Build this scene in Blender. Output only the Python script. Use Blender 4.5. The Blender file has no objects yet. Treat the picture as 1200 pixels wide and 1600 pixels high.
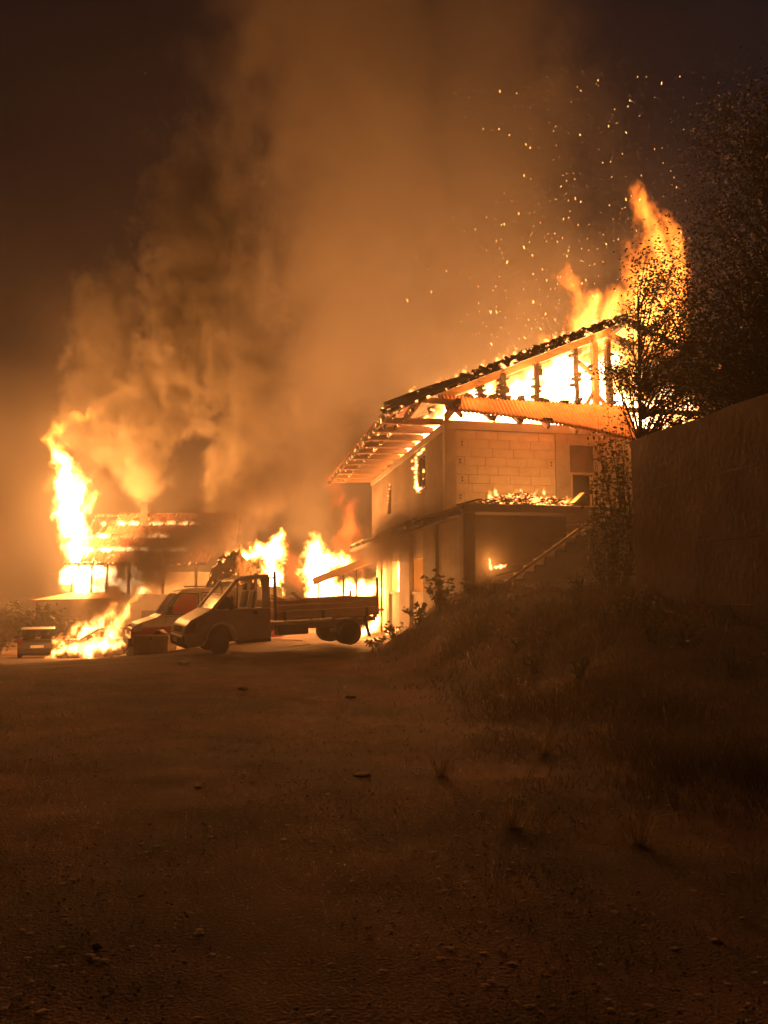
import bpy, bmesh, math, random
import numpy as np
from mathutils import Vector, Matrix, noise
sc = bpy.context.scene
COL = sc.collection
R = math.radians
random.seed(7)
rng = np.random.default_rng(7)

# ------------------------------------------------------------------ camera, sky, exposure
cam = bpy.data.objects.new('camera', bpy.data.cameras.new('camera'))
COL.objects.link(cam)
cam.location = (0, 0, 1.6)
cam.rotation_euler = (R(96), 0, 0)
cam.data.sensor_fit = 'VERTICAL'
cam.data.sensor_height = 36
cam.data.lens = 26.1
cam.data.clip_end = 1200
sc.camera = cam

W = bpy.data.worlds.new('World')
sc.world = W
W.use_nodes = True
_bg = W.node_tree.nodes['Background']
_sky = W.node_tree.nodes.new('ShaderNodeTexSky')
_sky.sky_type = 'NISHITA'
_sky.sun_disc = False
_sky.sun_elevation = R(-4)
_sky.sun_rotation = R(60)
W.node_tree.links.new(_sky.outputs[0], _bg.inputs[0])
_bg.inputs[1].default_value = 0.10

moon = bpy.data.objects.new('moonlight', bpy.data.lights.new('moonlight', 'SUN'))
moon.data.energy = 0.004
moon.data.angle = R(0.5)
moon.rotation_euler = (R(50), 0, R(-60))
COL.objects.link(moon)

sc.view_settings.view_transform = 'Standard'
sc.view_settings.look = 'None'
sc.view_settings.exposure = 0.7
sc.view_settings.gamma = 1.0
sc.view_settings.use_curve_mapping = False
sc.render.engine = 'CYCLES'
sc.cycles.use_denoising = True
sc.cycles.volume_bounces = 1
sc.cycles.max_bounces = 5
sc.cycles.transparent_max_bounces = 8
sc.cycles.volume_step_rate = 3.2
sc.cycles.volume_max_steps = 400
sc.cycles.use_adaptive_sampling = True
sc.cycles.adaptive_threshold = 0.03
sc.cycles.adaptive_min_samples = 56
sc.cycles.sample_clamp_indirect = 4.0
FIRE_COL = (1.0, 0.345, 0.07)


def fire_lamp(loc, power, r=0.4, col=FIRE_COL):
    d = bpy.data.lights.new('fire_glow', 'POINT')
    d.energy = power
    d.color = col
    d.shadow_soft_size = r
    o = bpy.data.objects.new('fire_glow', d)
    o.location = loc
    COL.objects.link(o)
    return o


# ------------------------------------------------------------------ node and mesh helpers
def N(t, ty, ins=None, **kw):
    n = t.nodes.new(ty)
    for k, v in kw.items():
        setattr(n, k, v)
    if ins:
        for k, v in ins.items():
            s = n.inputs[k]
            if isinstance(v, bpy.types.NodeSocket):
                t.links.new(v, s)
            else:
                s.default_value = v
    return n


def mat(name, c1, c2=None, scale=4.0, rough=0.8, metal=0.0, bump=0.15, bscale=None, ember=None, spec=0.4, detail=6.0, stretch=(1, 1, 1), trans=0.0):
    """two-tone noise colour, noise relief; ember=(threshold, strength, scale) glows in patches"""
    m = bpy.data.materials.new(name)
    m.use_nodes = True
    t = m.node_tree
    b = t.nodes['Principled BSDF']
    b.inputs['Roughness'].default_value = rough
    b.inputs['Metallic'].default_value = metal
    b.inputs['Specular IOR Level'].default_value = spec
    tc = N(t, 'ShaderNodeTexCoord').outputs['Object']
    mp = N(t, 'ShaderNodeMapping', {'Vector': tc, 'Scale': stretch}).outputs[0]
    n = N(t, 'ShaderNodeTexNoise', {'Vector': mp, 'Scale': scale, 'Detail': detail, 'Roughness': 0.62})
    c2 = c2 or tuple(x * 0.55 for x in c1)
    cr = N(t, 'ShaderNodeValToRGB', {'Fac': n.outputs['Fac']})
    cr.color_ramp.elements[0].position = 0.33
    cr.color_ramp.elements[1].position = 0.66
    cr.color_ramp.elements[0].color = (*c2, 1)
    cr.color_ramp.elements[1].color = (*c1, 1)
    t.links.new(cr.outputs[0], b.inputs['Base Color'])
    if bump:
        nb = N(t, 'ShaderNodeTexNoise', {'Vector': mp, 'Scale': bscale or scale * 4, 'Detail': 5.0})
        bp = N(t, 'ShaderNodeBump', {'Height': nb.outputs['Fac'], 'Strength': bump, 'Distance': 0.05})
        t.links.new(bp.outputs[0], b.inputs['Normal'])
    if ember:
        th, st, es = ember
        ne = N(t, 'ShaderNodeTexNoise', {'Vector': tc, 'Scale': es, 'Detail': 4.0, 'Roughness': 0.7})
        mr = N(t, 'ShaderNodeMapRange', {'Value': ne.outputs['Fac'], 'From Min': th, 'From Max': th + 0.12, 'To Min': 0.0, 'To Max': st})
        b.inputs['Emission Color'].default_value = (1, 0.3, 0.07, 1)
        t.links.new(mr.outputs[0], b.inputs['Emission Strength'])
        m.cycles.emission_sampling = 'NONE'
    if trans:
        b.inputs['Transmission Weight'].default_value = trans
    return m


def emit_mat(name, col, strength):
    m = bpy.data.materials.new(name)
    m.use_nodes = True
    t = m.node_tree
    t.nodes.clear()
    o = t.nodes.new('ShaderNodeOutputMaterial')
    e = N(t, 'ShaderNodeEmission', {'Color': (*col, 1), 'Strength': strength})
    t.links.new(e.outputs[0], o.inputs[0])
    m.cycles.emission_sampling = 'NONE'
    return m


def glass_mat(name, tint, alpha):
    m = bpy.data.materials.new(name)
    m.use_nodes = True
    t = m.node_tree
    t.nodes.clear()
    o = t.nodes.new('ShaderNodeOutputMaterial')
    tr = N(t, 'ShaderNodeBsdfTransparent', {'Color': (*tint, 1)})
    gl = N(t, 'ShaderNodeBsdfGlossy', {'Color': (0.9, 0.9, 0.9, 1), 'Roughness': 0.08})
    mx = N(t, 'ShaderNodeMixShader', {0: alpha, 1: tr.outputs[0], 2: gl.outputs[0]})
    t.links.new(mx.outputs[0], o.inputs[0])
    return m


def leafy(m, k=0.5):
    t = m.node_tree
    b = t.nodes['Principled BSDF']
    src = b.inputs['Base Color'].links[0].from_socket
    tr = N(t, 'ShaderNodeBsdfTranslucent', {'Color': src})
    mx = N(t, 'ShaderNodeMixShader', {0: k, 1: b.outputs[0], 2: tr.outputs[0]})
    t.links.new(mx.outputs[0], t.nodes['Material Output'].inputs[0])


def tag(o, label=None, cat=None, group=None, kind=None):
    for k, v in (('label', label), ('category', cat), ('group', group), ('kind', kind)):
        if v:
            o[k] = v
    return o


def empty(name, loc=(0, 0, 0), rot=(0, 0, 0), label=None, cat=None, group=None):
    o = bpy.data.objects.new(name, None)
    o.location = loc
    o.rotation_euler = rot
    o.empty_display_size = 0.3
    COL.objects.link(o)
    return tag(o, label, cat, group)


def link(name, me, parent=None, m=None):
    if m is not None:
        me.materials.append(m)
    o = bpy.data.objects.new(name, me)
    COL.objects.link(o)
    if parent is not None:
        o.parent = parent
    return o


class MB:
    def __init__(s):
        s.bm = bmesh.new()

    def box(s, lo, hi, rot=None, jit=0.0):
        c = [(lo[i] + hi[i]) / 2 for i in range(3)]
        r = bmesh.ops.create_cube(s.bm, size=1.0)
        M = Matrix.Translation(c) @ (rot.to_4x4() if rot else Matrix()) @ Matrix.Diagonal([hi[i] - lo[i] for i in range(3)] + [1])
        for v in r['verts']:
            v.co = M @ v.co
            if jit:
                v.co += Vector([random.uniform(-jit, jit) for _ in range(3)])
        return s

    def bar(s, p, q, w, h, jit=0.0, seg=1, roll=0.0):
        """rectangular bar p..q (w sideways, h upwards), optionally cut in segments with jitter"""
        p, q = Vector(p), Vector(q)
        d = (q - p).normalized()
        up = Vector((0, 0, 1)) if abs(d.z) < 0.95 else Vector((0, 1, 0))
        a = d.cross(up).normalized()
        b = a.cross(d).normalized()
        if roll:
            a, b = a * math.cos(roll) + b * math.sin(roll), b * math.cos(roll) - a * math.sin(roll)
        rings = []
        for i in range(seg + 1):
            c = p.lerp(q, i / seg)
            k = [1 + random.uniform(-jit, jit) for _ in range(4)]
            rings.append([s.bm.verts.new(c + a * (sx * w / 2 * k[j]) + b * (sy * h / 2 * k[j])) for j, (sx, sy) in enumerate(((-1, -1), (1, -1), (1, 1), (-1, 1)))])
        for r0, r1 in zip(rings, rings[1:]):
            for j in range(4):
                s.bm.faces.new((r0[j], r0[(j + 1) % 4], r1[(j + 1) % 4], r1[j]))
        s.bm.faces.new(rings[0][::-1])
        s.bm.faces.new(rings[-1])
        return s

    def tube(s, pts, n=6):
        """pts: (x,y,z,r)"""
        rings = []
        for i, p in enumerate(pts):
            c = Vector(p[:3])
            d = (Vector(pts[min(i + 1, len(pts) - 1)][:3]) - Vector(pts[max(i - 1, 0)][:3])).normalized()
            up = Vector((0, 0, 1)) if abs(d.z) < 0.9 else Vector((0, 1, 0))
            a = d.cross(up).normalized()
            b = a.cross(d)
            rings.append([s.bm.verts.new(c + (a * math.cos(2 * math.pi * k / n) + b * math.sin(2 * math.pi * k / n)) * p[3]) for k in range(n)])
        for r0, r1 in zip(rings, rings[1:]):
            for j in range(n):
                s.bm.faces.new((r0[j], r0[(j + 1) % n], r1[(j + 1) % n], r1[j]))
        s.bm.faces.new(rings[0][::-1])
        s.bm.faces.new(rings[-1])
        return s

    def prism(s, prof, y0, y1, taper=None):
        """side profile [(x,z)] pulled from y0 to y1; taper(x,z)->scale of y"""
        f = taper or (lambda x, z: 1.0)
        A = [s.bm.verts.new((x, y0 * f(x, z), z)) for x, z in prof]
        B = [s.bm.verts.new((x, y1 * f(x, z), z)) for x, z in prof]
        n = len(prof)
        s.bm.faces.new(A)
        s.bm.faces.new(B[::-1])
        for i in range(n):
            s.bm.faces.new((A[i], B[i], B[(i + 1) % n], A[(i + 1) % n]))
        return s

    def poly(s, pts, thick=None):
        """flat plate through pts, thickened along its normal"""
        vs = [s.bm.verts.new(p) for p in pts]
        f = s.bm.faces.new(vs)
        if thick:
            f.normal_update()
            nrm = f.normal.copy()
            ws = [s.bm.verts.new(Vector(p) + nrm * thick) for p in pts]
            s.bm.faces.new(ws[::-1])
            for i in range(len(vs)):
                j = (i + 1) % len(vs)
                s.bm.faces.new((vs[i], ws[i], ws[j], vs[j]))
        return s

    def lathe(s, prof, axis='y', n=20, c=(0, 0, 0)):
        """prof (r, h) turned about axis"""
        rings = []
        for r, h in prof:
            ring = []
            for k in range(n):
                a = 2 * math.pi * k / n
                u, w = r * math.cos(a), r * math.sin(a)
                ring.append(s.bm.verts.new(Vector(c) + Vector((u, h, w) if axis == 'y' else (u, w, h))))
            rings.append(ring)
        for r0, r1 in zip(rings, rings[1:]):
            for j in range(n):
                s.bm.faces.new((r0[j], r0[(j + 1) % n], r1[(j + 1) % n], r1[j]))
        s.bm.faces.new(rings[0][::-1])
        s.bm.faces.new(rings[-1])
        return s

    def mesh(s, name, smooth=False):
        bmesh.ops.recalc_face_normals(s.bm, faces=s.bm.faces)
        me = bpy.data.meshes.new(name)
        s.bm.to_mesh(me)
        s.bm.free()
        if smooth:
            for p in me.polygons:
                p.use_smooth = True
        return me

    def build(s, name, m, parent=None, smooth=False, bevel=0.0, kind=None, label=None):
        o = link(name, s.mesh(name, smooth), parent, m)
        if bevel:
            b = o.modifiers.new('bevel', 'BEVEL')
            b.width = bevel
            b.segments = 2
            b.limit_method = 'ANGLE'
            b.angle_limit = R(25)
        if kind:
            o['kind'] = kind
        if label:
            o['label'] = label
        return o


# a view ray through a photo pixel; used to read off where things stand
_F, _p = 1160.0, R(6.0)


def P(px, py, Y):
    x, y = (px - 600) / _F, (800 - py) / _F
    dy, dz = math.cos(_p) - y * math.sin(_p), math.sin(_p) + y * math.cos(_p)
    t = Y / dy
    return Vector((x * t, Y, 1.6 + dz * t))


def sstep(x):
    x = min(1.0, max(0.0, x))
    return x * x * (3 - 2 * x)


def ground_z(x, y):
    base = -min(2.1, 0.072 * sstep((-x - 2) / 10) * max(0.0, y - 14))
    if y > 19:
        e = -0.8 + (y - 19) * 0.8
    elif y > 10:
        e = 0.4 + (y - 10) / 9 * -1.2
    else:
        e = 0.4 + (10 - y) * 0.22
    amp = 1.50 * sstep((y - 3.5) / 12.5)
    bank = amp * sstep((x - e) / (3.0 + 0.22 * max(0, 17 - y)))
    n = noise.noise(Vector((x * 0.9, y * 0.9, 0))) * 0.02 + noise.noise(Vector((x * 2.3, y * 2.3, 3))) * 0.012
    n += bank * 0.16 * noise.noise(Vector((x * 1.3, y * 1.3, 8)))
    return base + bank + n


# ------------------------------------------------------------------ materials
M = {}
M['dirt'] = mat('dirt', (0.225, 0.145, 0.098), (0.105, 0.068, 0.047), scale=1.3, rough=0.95, bump=0.36, bscale=60, detail=12)
M['concrete'] = mat('concrete', (0.36, 0.33, 0.29), (0.24, 0.22, 0.19), scale=1.6, rough=0.92, bump=0.25, bscale=22)
M['darkconcrete'] = mat('dark_concrete', (0.38, 0.33, 0.28), (0.19, 0.165, 0.14), scale=0.9, rough=0.95, bump=0.4, bscale=9, stretch=(1, 1, 0.6))
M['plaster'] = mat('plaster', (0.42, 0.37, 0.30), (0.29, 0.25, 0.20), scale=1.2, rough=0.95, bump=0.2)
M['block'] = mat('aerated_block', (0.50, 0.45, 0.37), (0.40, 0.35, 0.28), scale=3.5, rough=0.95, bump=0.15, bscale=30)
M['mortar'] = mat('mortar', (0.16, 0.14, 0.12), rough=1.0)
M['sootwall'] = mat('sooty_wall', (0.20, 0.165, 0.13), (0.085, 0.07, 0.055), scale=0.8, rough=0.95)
M['char'] = mat('charred_wood', (0.035, 0.026, 0.022), (0.012, 0.009, 0.008), scale=6, rough=0.85, bump=0.8, bscale=18, ember=(0.64, 3.0, 5.0))
M['hotchar'] = mat('glowing_char', (0.05, 0.03, 0.02), (0.015, 0.01, 0.008), scale=6, rough=0.85, bump=0.8, bscale=18, ember=(0.57, 9.0, 4.0))
M['emberwood'] = mat('ember_wood', (0.16, 0.07, 0.035), (0.05, 0.025, 0.015), scale=5, rough=0.9, ember=(0.50, 5.0, 5.0))
M['wood'] = mat('old_wood', (0.30, 0.17, 0.09), (0.17, 0.09, 0.05), scale=3, rough=0.8, stretch=(1, 1, 6), bump=0.3)
M['palewood'] = mat('pale_wood', (0.52, 0.40, 0.26), (0.38, 0.28, 0.17), scale=4, rough=0.8)
M['tile'] = mat('clay_tile', (0.58, 0.26, 0.12), (0.36, 0.15, 0.07), scale=5, rough=0.75, bump=0.2)
M['hottile'] = mat('hot_clay_tile', (0.36, 0.14, 0.07), (0.20, 0.08, 0.04), scale=5, rough=0.8, ember=(0.60, 5.0, 2.2))
M['black'] = mat('black_rubber', (0.02, 0.02, 0.02), rough=0.85, bump=0.1)
M['steel'] = mat('grey_steel', (0.20, 0.19, 0.18), (0.12, 0.11, 0.10), rough=0.55, metal=0.6, bump=0.1)
M['bedsteel'] = mat('bed_side_boards', (0.84, 0.66, 0.45), (0.64, 0.48, 0.31), scale=2, rough=0.6, bump=0.1)
M['white'] = mat('white_paint', (0.84, 0.81, 0.76), (0.62, 0.57, 0.50), scale=1.6, rough=0.42, bump=0.02, spec=0.5)
M['red'] = mat('red_paint', (0.42, 0.035, 0.03), (0.30, 0.025, 0.02), scale=1.5, rough=0.35, bump=0.02, spec=0.5)
M['grey'] = mat('dark_grey_paint', (0.07, 0.07, 0.075), (0.05, 0.05, 0.055), scale=1.5, rough=0.35, bump=0.02, spec=0.5)
M['plastic'] = mat('black_plastic', (0.03, 0.03, 0.03), rough=0.6, bump=0.05)
M['glass'] = glass_mat('car_glass', (0.80, 0.80, 0.76), 0.10)
M['redreflection'] = mat('painted_red_reflection', (0.55, 0.10, 0.07), (0.45, 0.07, 0.05), rough=0.15, bump=0)  # van windows: the red reflection is put into the base colour
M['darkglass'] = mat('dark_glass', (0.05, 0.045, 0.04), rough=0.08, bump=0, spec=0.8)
M['lampglass'] = mat('lamp_glass', (0.55, 0.52, 0.48), rough=0.15, bump=0, spec=0.7)
M['redlamp'] = mat('tail_lamp', (0.45, 0.02, 0.02), rough=0.2, bump=0, spec=0.7)
M['burnt'] = mat('burnt_metal', (0.12, 0.08, 0.06), (0.045, 0.035, 0.03), scale=3, rough=0.8, bump=0.4, ember=(0.63, 4.0, 3.0))
M['hay'] = mat('charred_hay', (0.16, 0.095, 0.05), (0.05, 0.032, 0.02), scale=5, rough=0.95, bump=1.0, bscale=16, ember=(0.615, 9.0, 4.2))
M['leaf'] = mat('leaf_green', (0.036, 0.036, 0.020), (0.018, 0.02, 0.011), scale=0.8, rough=0.6, bump=0)
M['ivy'] = mat('ivy_leaf', (0.09, 0.10, 0.04), (0.05, 0.055, 0.025), scale=2.0, rough=0.55, bump=0)
M['bark'] = mat('bark', (0.10, 0.07, 0.05), (0.05, 0.035, 0.025), scale=6, rough=0.95, bump=0.8)
M['grass'] = mat('dry_grass', (0.21, 0.165, 0.095), (0.07, 0.06, 0.034), scale=1.4, rough=0.8, bump=0)
M['straw'] = mat('front_lit_grass', (0.42, 0.34, 0.20), (0.24, 0.19, 0.10), scale=2, rough=0.8, bump=0)  # paler grass for the tufts, front light put into the colour
M['litter'] = mat('leaf_litter', (0.45, 0.33, 0.20), (0.18, 0.11, 0.065), scale=2.5, rough=0.8, bump=0)
M['stone'] = mat('stone', (0.26, 0.22, 0.18), (0.13, 0.11, 0.09), scale=6, rough=0.9, bump=0.3)
M['flamecore'] = emit_mat('white_hot_flame', (1.0, 0.62, 0.30), 7.0)
M['spark'] = emit_mat('spark', (1.0, 0.46, 0.12), 5.0)

for _k in ('grass', 'leaf', 'ivy', 'straw'):
    leafy(M[_k], 0.3)
_t = M['dirt'].node_tree
_b = _t.nodes['Principled BSDF']
_src = _b.inputs['Base Color'].links[0].from_socket
_tc = N(_t, 'ShaderNodeTexCoord').outputs['Object']
_n = N(_t, 'ShaderNodeTexNoise', {'Vector': _tc, 'Scale': 0.42, 'Detail': 5.0, 'Roughness': .6})
_cr = N(_t, 'ShaderNodeValToRGB', {'Fac': _n.outputs['Fac']})
_cr.color_ramp.elements[0].position = .40
_cr.color_ramp.elements[1].position = .60
_cr.color_ramp.elements[0].color = (.50, .55, .48, 1)
_cr.color_ramp.elements[1].color = (1.15, 1.05, 1.0, 1)
_mx = N(_t, 'ShaderNodeMix', data_type='RGBA', blend_type='MULTIPLY')
_mx.inputs[0].default_value = 1.0
_t.links.new(_src, _mx.inputs[6])
_t.links.new(_cr.outputs[0], _mx.inputs[7])
_t.links.new(_mx.outputs[2], _b.inputs['Base Color'])

# ------------------------------------------------------------------ ground
def make_ground():
    xs = sorted(set([round(-16 + 0.22 * i, 3) for i in range(118)] + [-400, -250, -150, -90, -60, -45, -35, -28, -23, -20, -18, 11, 13, 16, 20, 26, 35, 50, 80, 150, 250, 400]))
    ys = sorted(set([round(-2 + 0.12 * i, 3) for i in range(90)] + [round(8.8 + 0.25 * i, 3) for i in range(60)] + [24, 25, 26, 27.5, 29, 31, 33, 35, 37, 40, 44, 50, 60, 80, 120, 200, 400, -4, -8, -20, -60]))
    vs, fs = [], []
    for y in ys:
        for x in xs:
            z = ground_z(x, y)
            if y < 14 and -9 < x < 6:
                z += 0.007 * noise.noise(Vector((x * 5, y * 5, 1))) + 0.003 * noise.noise(Vector((x * 14, y * 14, 1)))
            vs.append((x, y, z))
    nx = len(xs)
    for j in range(len(ys) - 1):
        for i in range(nx - 1):
            a = j * nx + i
            fs.append((a, a + 1, a + nx + 1, a + nx))
    me = bpy.data.meshes.new('ground')
    me.from_pydata(vs, [], fs)
    for p in me.polygons:
        p.use_smooth = True
    o = link('ground', me, None, M['dirt'])
    tag(o, 'dark bare earth yard with a grassy bank rising on the right', 'ground', kind='structure')


make_ground()

# ------------------------------------------------------------------ concrete wall on the right
def make_right_wall():
    a, b, c = Vector((5.06, 15.0, 0)), Vector((7.85, 2.8, 0)), Vector((9.2, -3.0, 0))
    t = empty('retaining_wall', a, (0, 0, 0), 'tall plain dark concrete wall filling the right edge beside the grassy bank', 'wall')
    d = (c - a).normalized()
    nrm = Vector((-d.y, d.x, 0))
    if nrm.x < 0:
        nrm = -nrm
    L = (c - a).length
    m = MB()
    nseg = 24
    # body: long slab whose top dips and rises slightly, thickness 0.45
    top = lambda s: 4.63 + 0.05 * noise.noise(Vector((s * 0.7, 0, 0))) + 0.02 * noise.noise(Vector((s * 3.1, 0, 5)))
    for i in range(nseg):
        s0, s1 = L * i / nseg, L * (i + 1) / nseg
        p0, p1 = d * s0, d * s1
        v = [m.bm.verts.new(q) for q in ((p0.x, p0.y, -0.6), (p1.x, p1.y, -0.6), (p1.x, p1.y, top(s1)), (p0.x, p0.y, top(s0)))]
        w = [m.bm.verts.new(Vector(q.co) + nrm * 0.45) for q in v]
        m.bm.faces.new(v)
        m.bm.faces.new(w[::-1])
        m.bm.faces.new((v[3], v[2], w[2], w[3]))
        if i == 0:
            m.bm.faces.new((v[0], v[3], w[3], w[0]))
        if i == nseg - 1:
            m.bm.faces.new((v[1], w[1], w[2], v[2]))
    bmesh.ops.remove_doubles(m.bm, verts=m.bm.verts, dist=0.0005)
    m.build('concrete_face', M['darkconcrete'], t)
    # shuttering lifts: proud ridges left between the pours, and a pier at the end
    for z in (1.35, 2.45, 3.55):
        r = MB()
        r.bar(d * 0.5 - nrm * 0.006 + Vector((0, 0, z)), d * (L - 0.3) - nrm * 0.006 + Vector((0, 0, z)), 0.012, 0.035, jit=0.3, seg=40)
        r.build('joint_ridge', M['darkconcrete'], t)


make_right_wall()

# ------------------------------------------------------------------ the burning house (local: x along the front, y back, z up)
HO = Vector((1.708, 20.5, 0))
HA = math.atan2(0.192, 0.981)
house = empty('burning_house', HO, (0, 0, HA), 'two storey block built house with its roof burning above the grassy bank', 'house')
HM = Matrix.Translation(HO) @ Matrix.Rotation(HA, 4, 'Z')


def H(x, y, z):
    return HM @ Vector((x, y, z))


def wall_with_holes_x(m, x0, x1, y0, y1, z0, z1, holes):
    """a wall along y, cut by rectangular holes (ya,yb,za,zb) sorted along y"""
    y = y0
    for ya, yb, za, zb in holes:
        if ya > y:
            m.box((x0, y, z0), (x1, ya, z1))
        if za > z0:
            m.box((x0, ya, z0), (x1, yb, za))
        if zb < z1:
            m.box((x0, ya, zb), (x1, yb, z1))
        y = yb
    m.box((x0, y, z0), (x1, y1, z1))


def build_house():
    h = house
    # upper storey, left face
    m = MB()
    wall_with_holes_x(m, 0.03, 0.25, 0.32, 11.8, 3.8, 6.12, [(2.35, 3.35, 4.75, 5.92), (7.6, 8.3, 4.5, 5.7)])
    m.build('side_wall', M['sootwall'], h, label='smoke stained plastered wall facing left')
    # rear and right walls, hidden side of the shell
    MB().box((0.25, 11.55, 0), (10.2, 11.8, 6.12)).build('rear_wall', M['sootwall'], h)
    MB().box((9.95, 0.2, 0), (10.2, 11.55, 6.12)).build('right_wall', M['sootwall'], h)
    # front: concrete columns
    for x0, x1 in ((0.0, 0.31), (3.30, 3.74)):
        MB().box((x0, -0.02, 3.82), (x1, 0.26, 6.10)).build('concrete_column', M['concrete'], h, bevel=0.012)
    MB().box((-0.02, -0.045, 6.10), (10.2, 0.24, 6.36)).build('ring_beam', M['concrete'], h, bevel=0.012, label='pale concrete beam along the top of the front wall')
    MB().box((-0.03, 0.24, 6.10), (0.24, 11.8, 6.30)).build('ring_beam', M['concrete'], h, bevel=0.012)
    # front: masonry of big pale blocks, each one a piece
    MB().box((0.31, 0.06, 3.82), (3.30, 0.24, 6.10)).build('mortar_bed', M['mortar'], h)
    x0, x1 = 0.318, 3.292
    blk = None
    hh, rows = 0.2475, 9
    for r in range(rows):
        z = 6.092 - (r + 1) * 0.2525
        offs = [0.62, 0.36, 0.46, 0.24][r % 4]
        xs = [x0]
        x = x0 + offs
        while x < x1 - 0.12:
            xs.append(x)
            x += 0.62
        xs.append(x1)
        for a, b in zip(xs, xs[1:]):
            o = MB().box((a + 0.004, random.uniform(-0.004, 0.006), z + 0.003), (b - 0.004, 0.058, z + hh + 0.002), jit=0.0025).build('block', M['block'], h, bevel=0.006)
            if b - a < 0.5 and b - a > 0.2 and r % 2 == 1:
                for k in (0.33, 0.66):
                    g = MB()
                    g.lathe([(0.028, -0.007), (0.028, 0.006)], 'y', 8, ((a + b) / 2, 0, z + hh * k))
                    g.build('grip_hole', M['black'], o)
    # doorway bay
    MB().box((3.74, 0.05, 4.98), (4.50, 0.20, 5.78)).build('door_panel', M['sootwall'], h, label='boarded panel above the dark doorway')
    MB().box((3.74, 0.0, 5.78), (4.56, 0.24, 6.10)).build('lintel', M['concrete'], h)
    d = MB()
    d.box((3.745, -0.01, 3.82), (3.81, 0.21, 4.94)).box((4.44, -0.01, 3.82), (4.50, 0.21, 4.94)).box((3.745, -0.012, 4.94), (4.50, 0.212, 4.985))
    d.build('door_frame', M['palewood'], h)
    MB().box((4.56, 0.0, 3.82), (9.95, 0.24, 6.10)).build('front_wall', M['plaster'], h)
    MB().box((4.50, -0.01, 3.82), (4.56, 0.23, 5.78)).build('door_jamb', M['concrete'], h)
    MB().box((0.26, 0.25, 6.0), (9.9, 11.5, 6.08)).build('ceiling', M['sootwall'], h)
    MB().box((3.0, 2.0, 3.8), (9.9, 2.15, 5.99)).build('room_wall', M['sootwall'], h)
    # window frame in the left face
    f = MB()
    for y in (2.38, 2.84, 3.32):
        f.bar((0.10, y, 4.76), (0.10, y, 5.91), 0.07, 0.06, jit=0.15, seg=5)
    f.bar((0.10, 2.36, 4.79), (0.10, 3.34, 4.79), 0.07, 0.06).bar((0.10, 2.36, 5.88), (0.10, 3.34, 5.88), 0.07, 0.06)
    win = f.build('window', M['hotchar'], h, label='burnt window frame with flames licking out')
    s = MB().box((-0.03, 2.28, 4.69), (0.10, 3.42, 4.748)).build('sill', M['concrete'], win)
    # floor slab and terrace
    MB().box((0.03, 0.3, 3.55), (9.9, 11.5, 3.79)).build('floor_slab', M['concrete'], h)
    MB().box((-0.06, -1.75, 3.58), (4.25, -0.03, 3.80)).build('terrace_slab', M['concrete'], h, bevel=0.02, label='concrete terrace slab holding the burning heap')
    # ground storey front, set under the terrace
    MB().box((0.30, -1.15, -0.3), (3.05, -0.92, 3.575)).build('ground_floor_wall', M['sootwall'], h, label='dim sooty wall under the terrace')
    MB().box((3.95, -1.15, -0.3), (9.95, -0.92, 3.575)).build('ground_floor_wall', M['plaster'], h)
    MB().box((3.05, -1.15, 3.16), (3.95, -0.92, 3.575)).build('lintel', M['concrete'], h)
    MB().box((4.08, -1.20, 1.5), (4.30, -1.155, 3.25)).build('door_leaf', M['palewood'], h, label='pale door post catching the light')
    MB().box((-0.02, -1.70, -0.3), (0.30, -1.38, 3.575)).build('concrete_column', M['darkconcrete'], h, bevel=0.015)
    MB().box((3.9, -1.70, -0.3), (4.16, -1.44, 3.575)).build('concrete_column', M['darkconcrete'], h, bevel=0.015)
    # ground storey, left face: piers with openings that show the fire inside
    m = MB()
    wall_with_holes_x(m, 0.12, 0.34, -1.38, 10.4, -0.5, 3.5, [(2.72, 4.35, 1.52, 2.62), (5.95, 8.0, 1.52, 2.66)])
    m.build('side_wall', M['plaster'], h, label='pale ground floor wall lit orange by the yard fire')
    for y0, y1, x0 in ((1.2, 2.70, 0.02), (4.37, 5.93, -0.03), (8.02, 8.9, 0.0), (9.95, 10.35, -0.04)):
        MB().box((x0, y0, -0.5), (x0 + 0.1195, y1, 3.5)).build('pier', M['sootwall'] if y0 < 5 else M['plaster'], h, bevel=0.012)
    for y0, y1 in ((2.72, 4.35), (5.95, 8.0)):
        MB().box((0.04, y0 + 0.01, 1.46), (0.36, y1 - 0.01, 1.535)).build('sill', M['concrete'], h)
    MB().box((0.36, 5.0, 0.02), (9.9, 5.2, 3.5)).build('inner_wall', M['plaster'], h)

    # lean-to canopy along the left face: boards under a sheet, ragged outer edge
    m = MB()
    ny = 42
    ya, yb = -1.75, 10.4
    gridv = []
    for j in range(ny + 1):
        y = ya + (yb - ya) * j / ny
        row = []
        for i in range(5):
            f = i / 4
            x = 0.0 - f * (1.15 + (0.10 * noise.noise(Vector((y * 2.1, 0, 2))) + random.uniform(-0.05, 0.05) if i == 4 else 0))
            z = 3.74 - 0.30 * f + 0.03 * math.sin(y * 9) * (i > 0) - 0.04 * noise.noise(Vector((y, f * 2, 4)))
            row.append(m.bm.verts.new((x, y, z)))
        gridv.append(row)
    for j in range(ny):
        for i in range(4):
            m.bm.faces.new((gridv[j][i], gridv[j][i + 1], gridv[j + 1][i + 1], gridv[j + 1][i]))
    me = m.mesh('canopy_sheet')
    o = link('canopy_sheet', me, h, M['sootwall'])
    sd = o.modifiers.new('thick', 'SOLIDIFY')
    sd.thickness = 0.05
    o['label'] = 'sooty lean-to sheet roof along the left side of the house'
    for k in range(9):
        y = -1.5 + k * 1.42
        MB().bar((0.02, y, 3.62), (-1.22, y, 3.30), 0.09, 0.12, jit=0.1, seg=3).build('canopy_rafter', M['char'], h)
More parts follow.
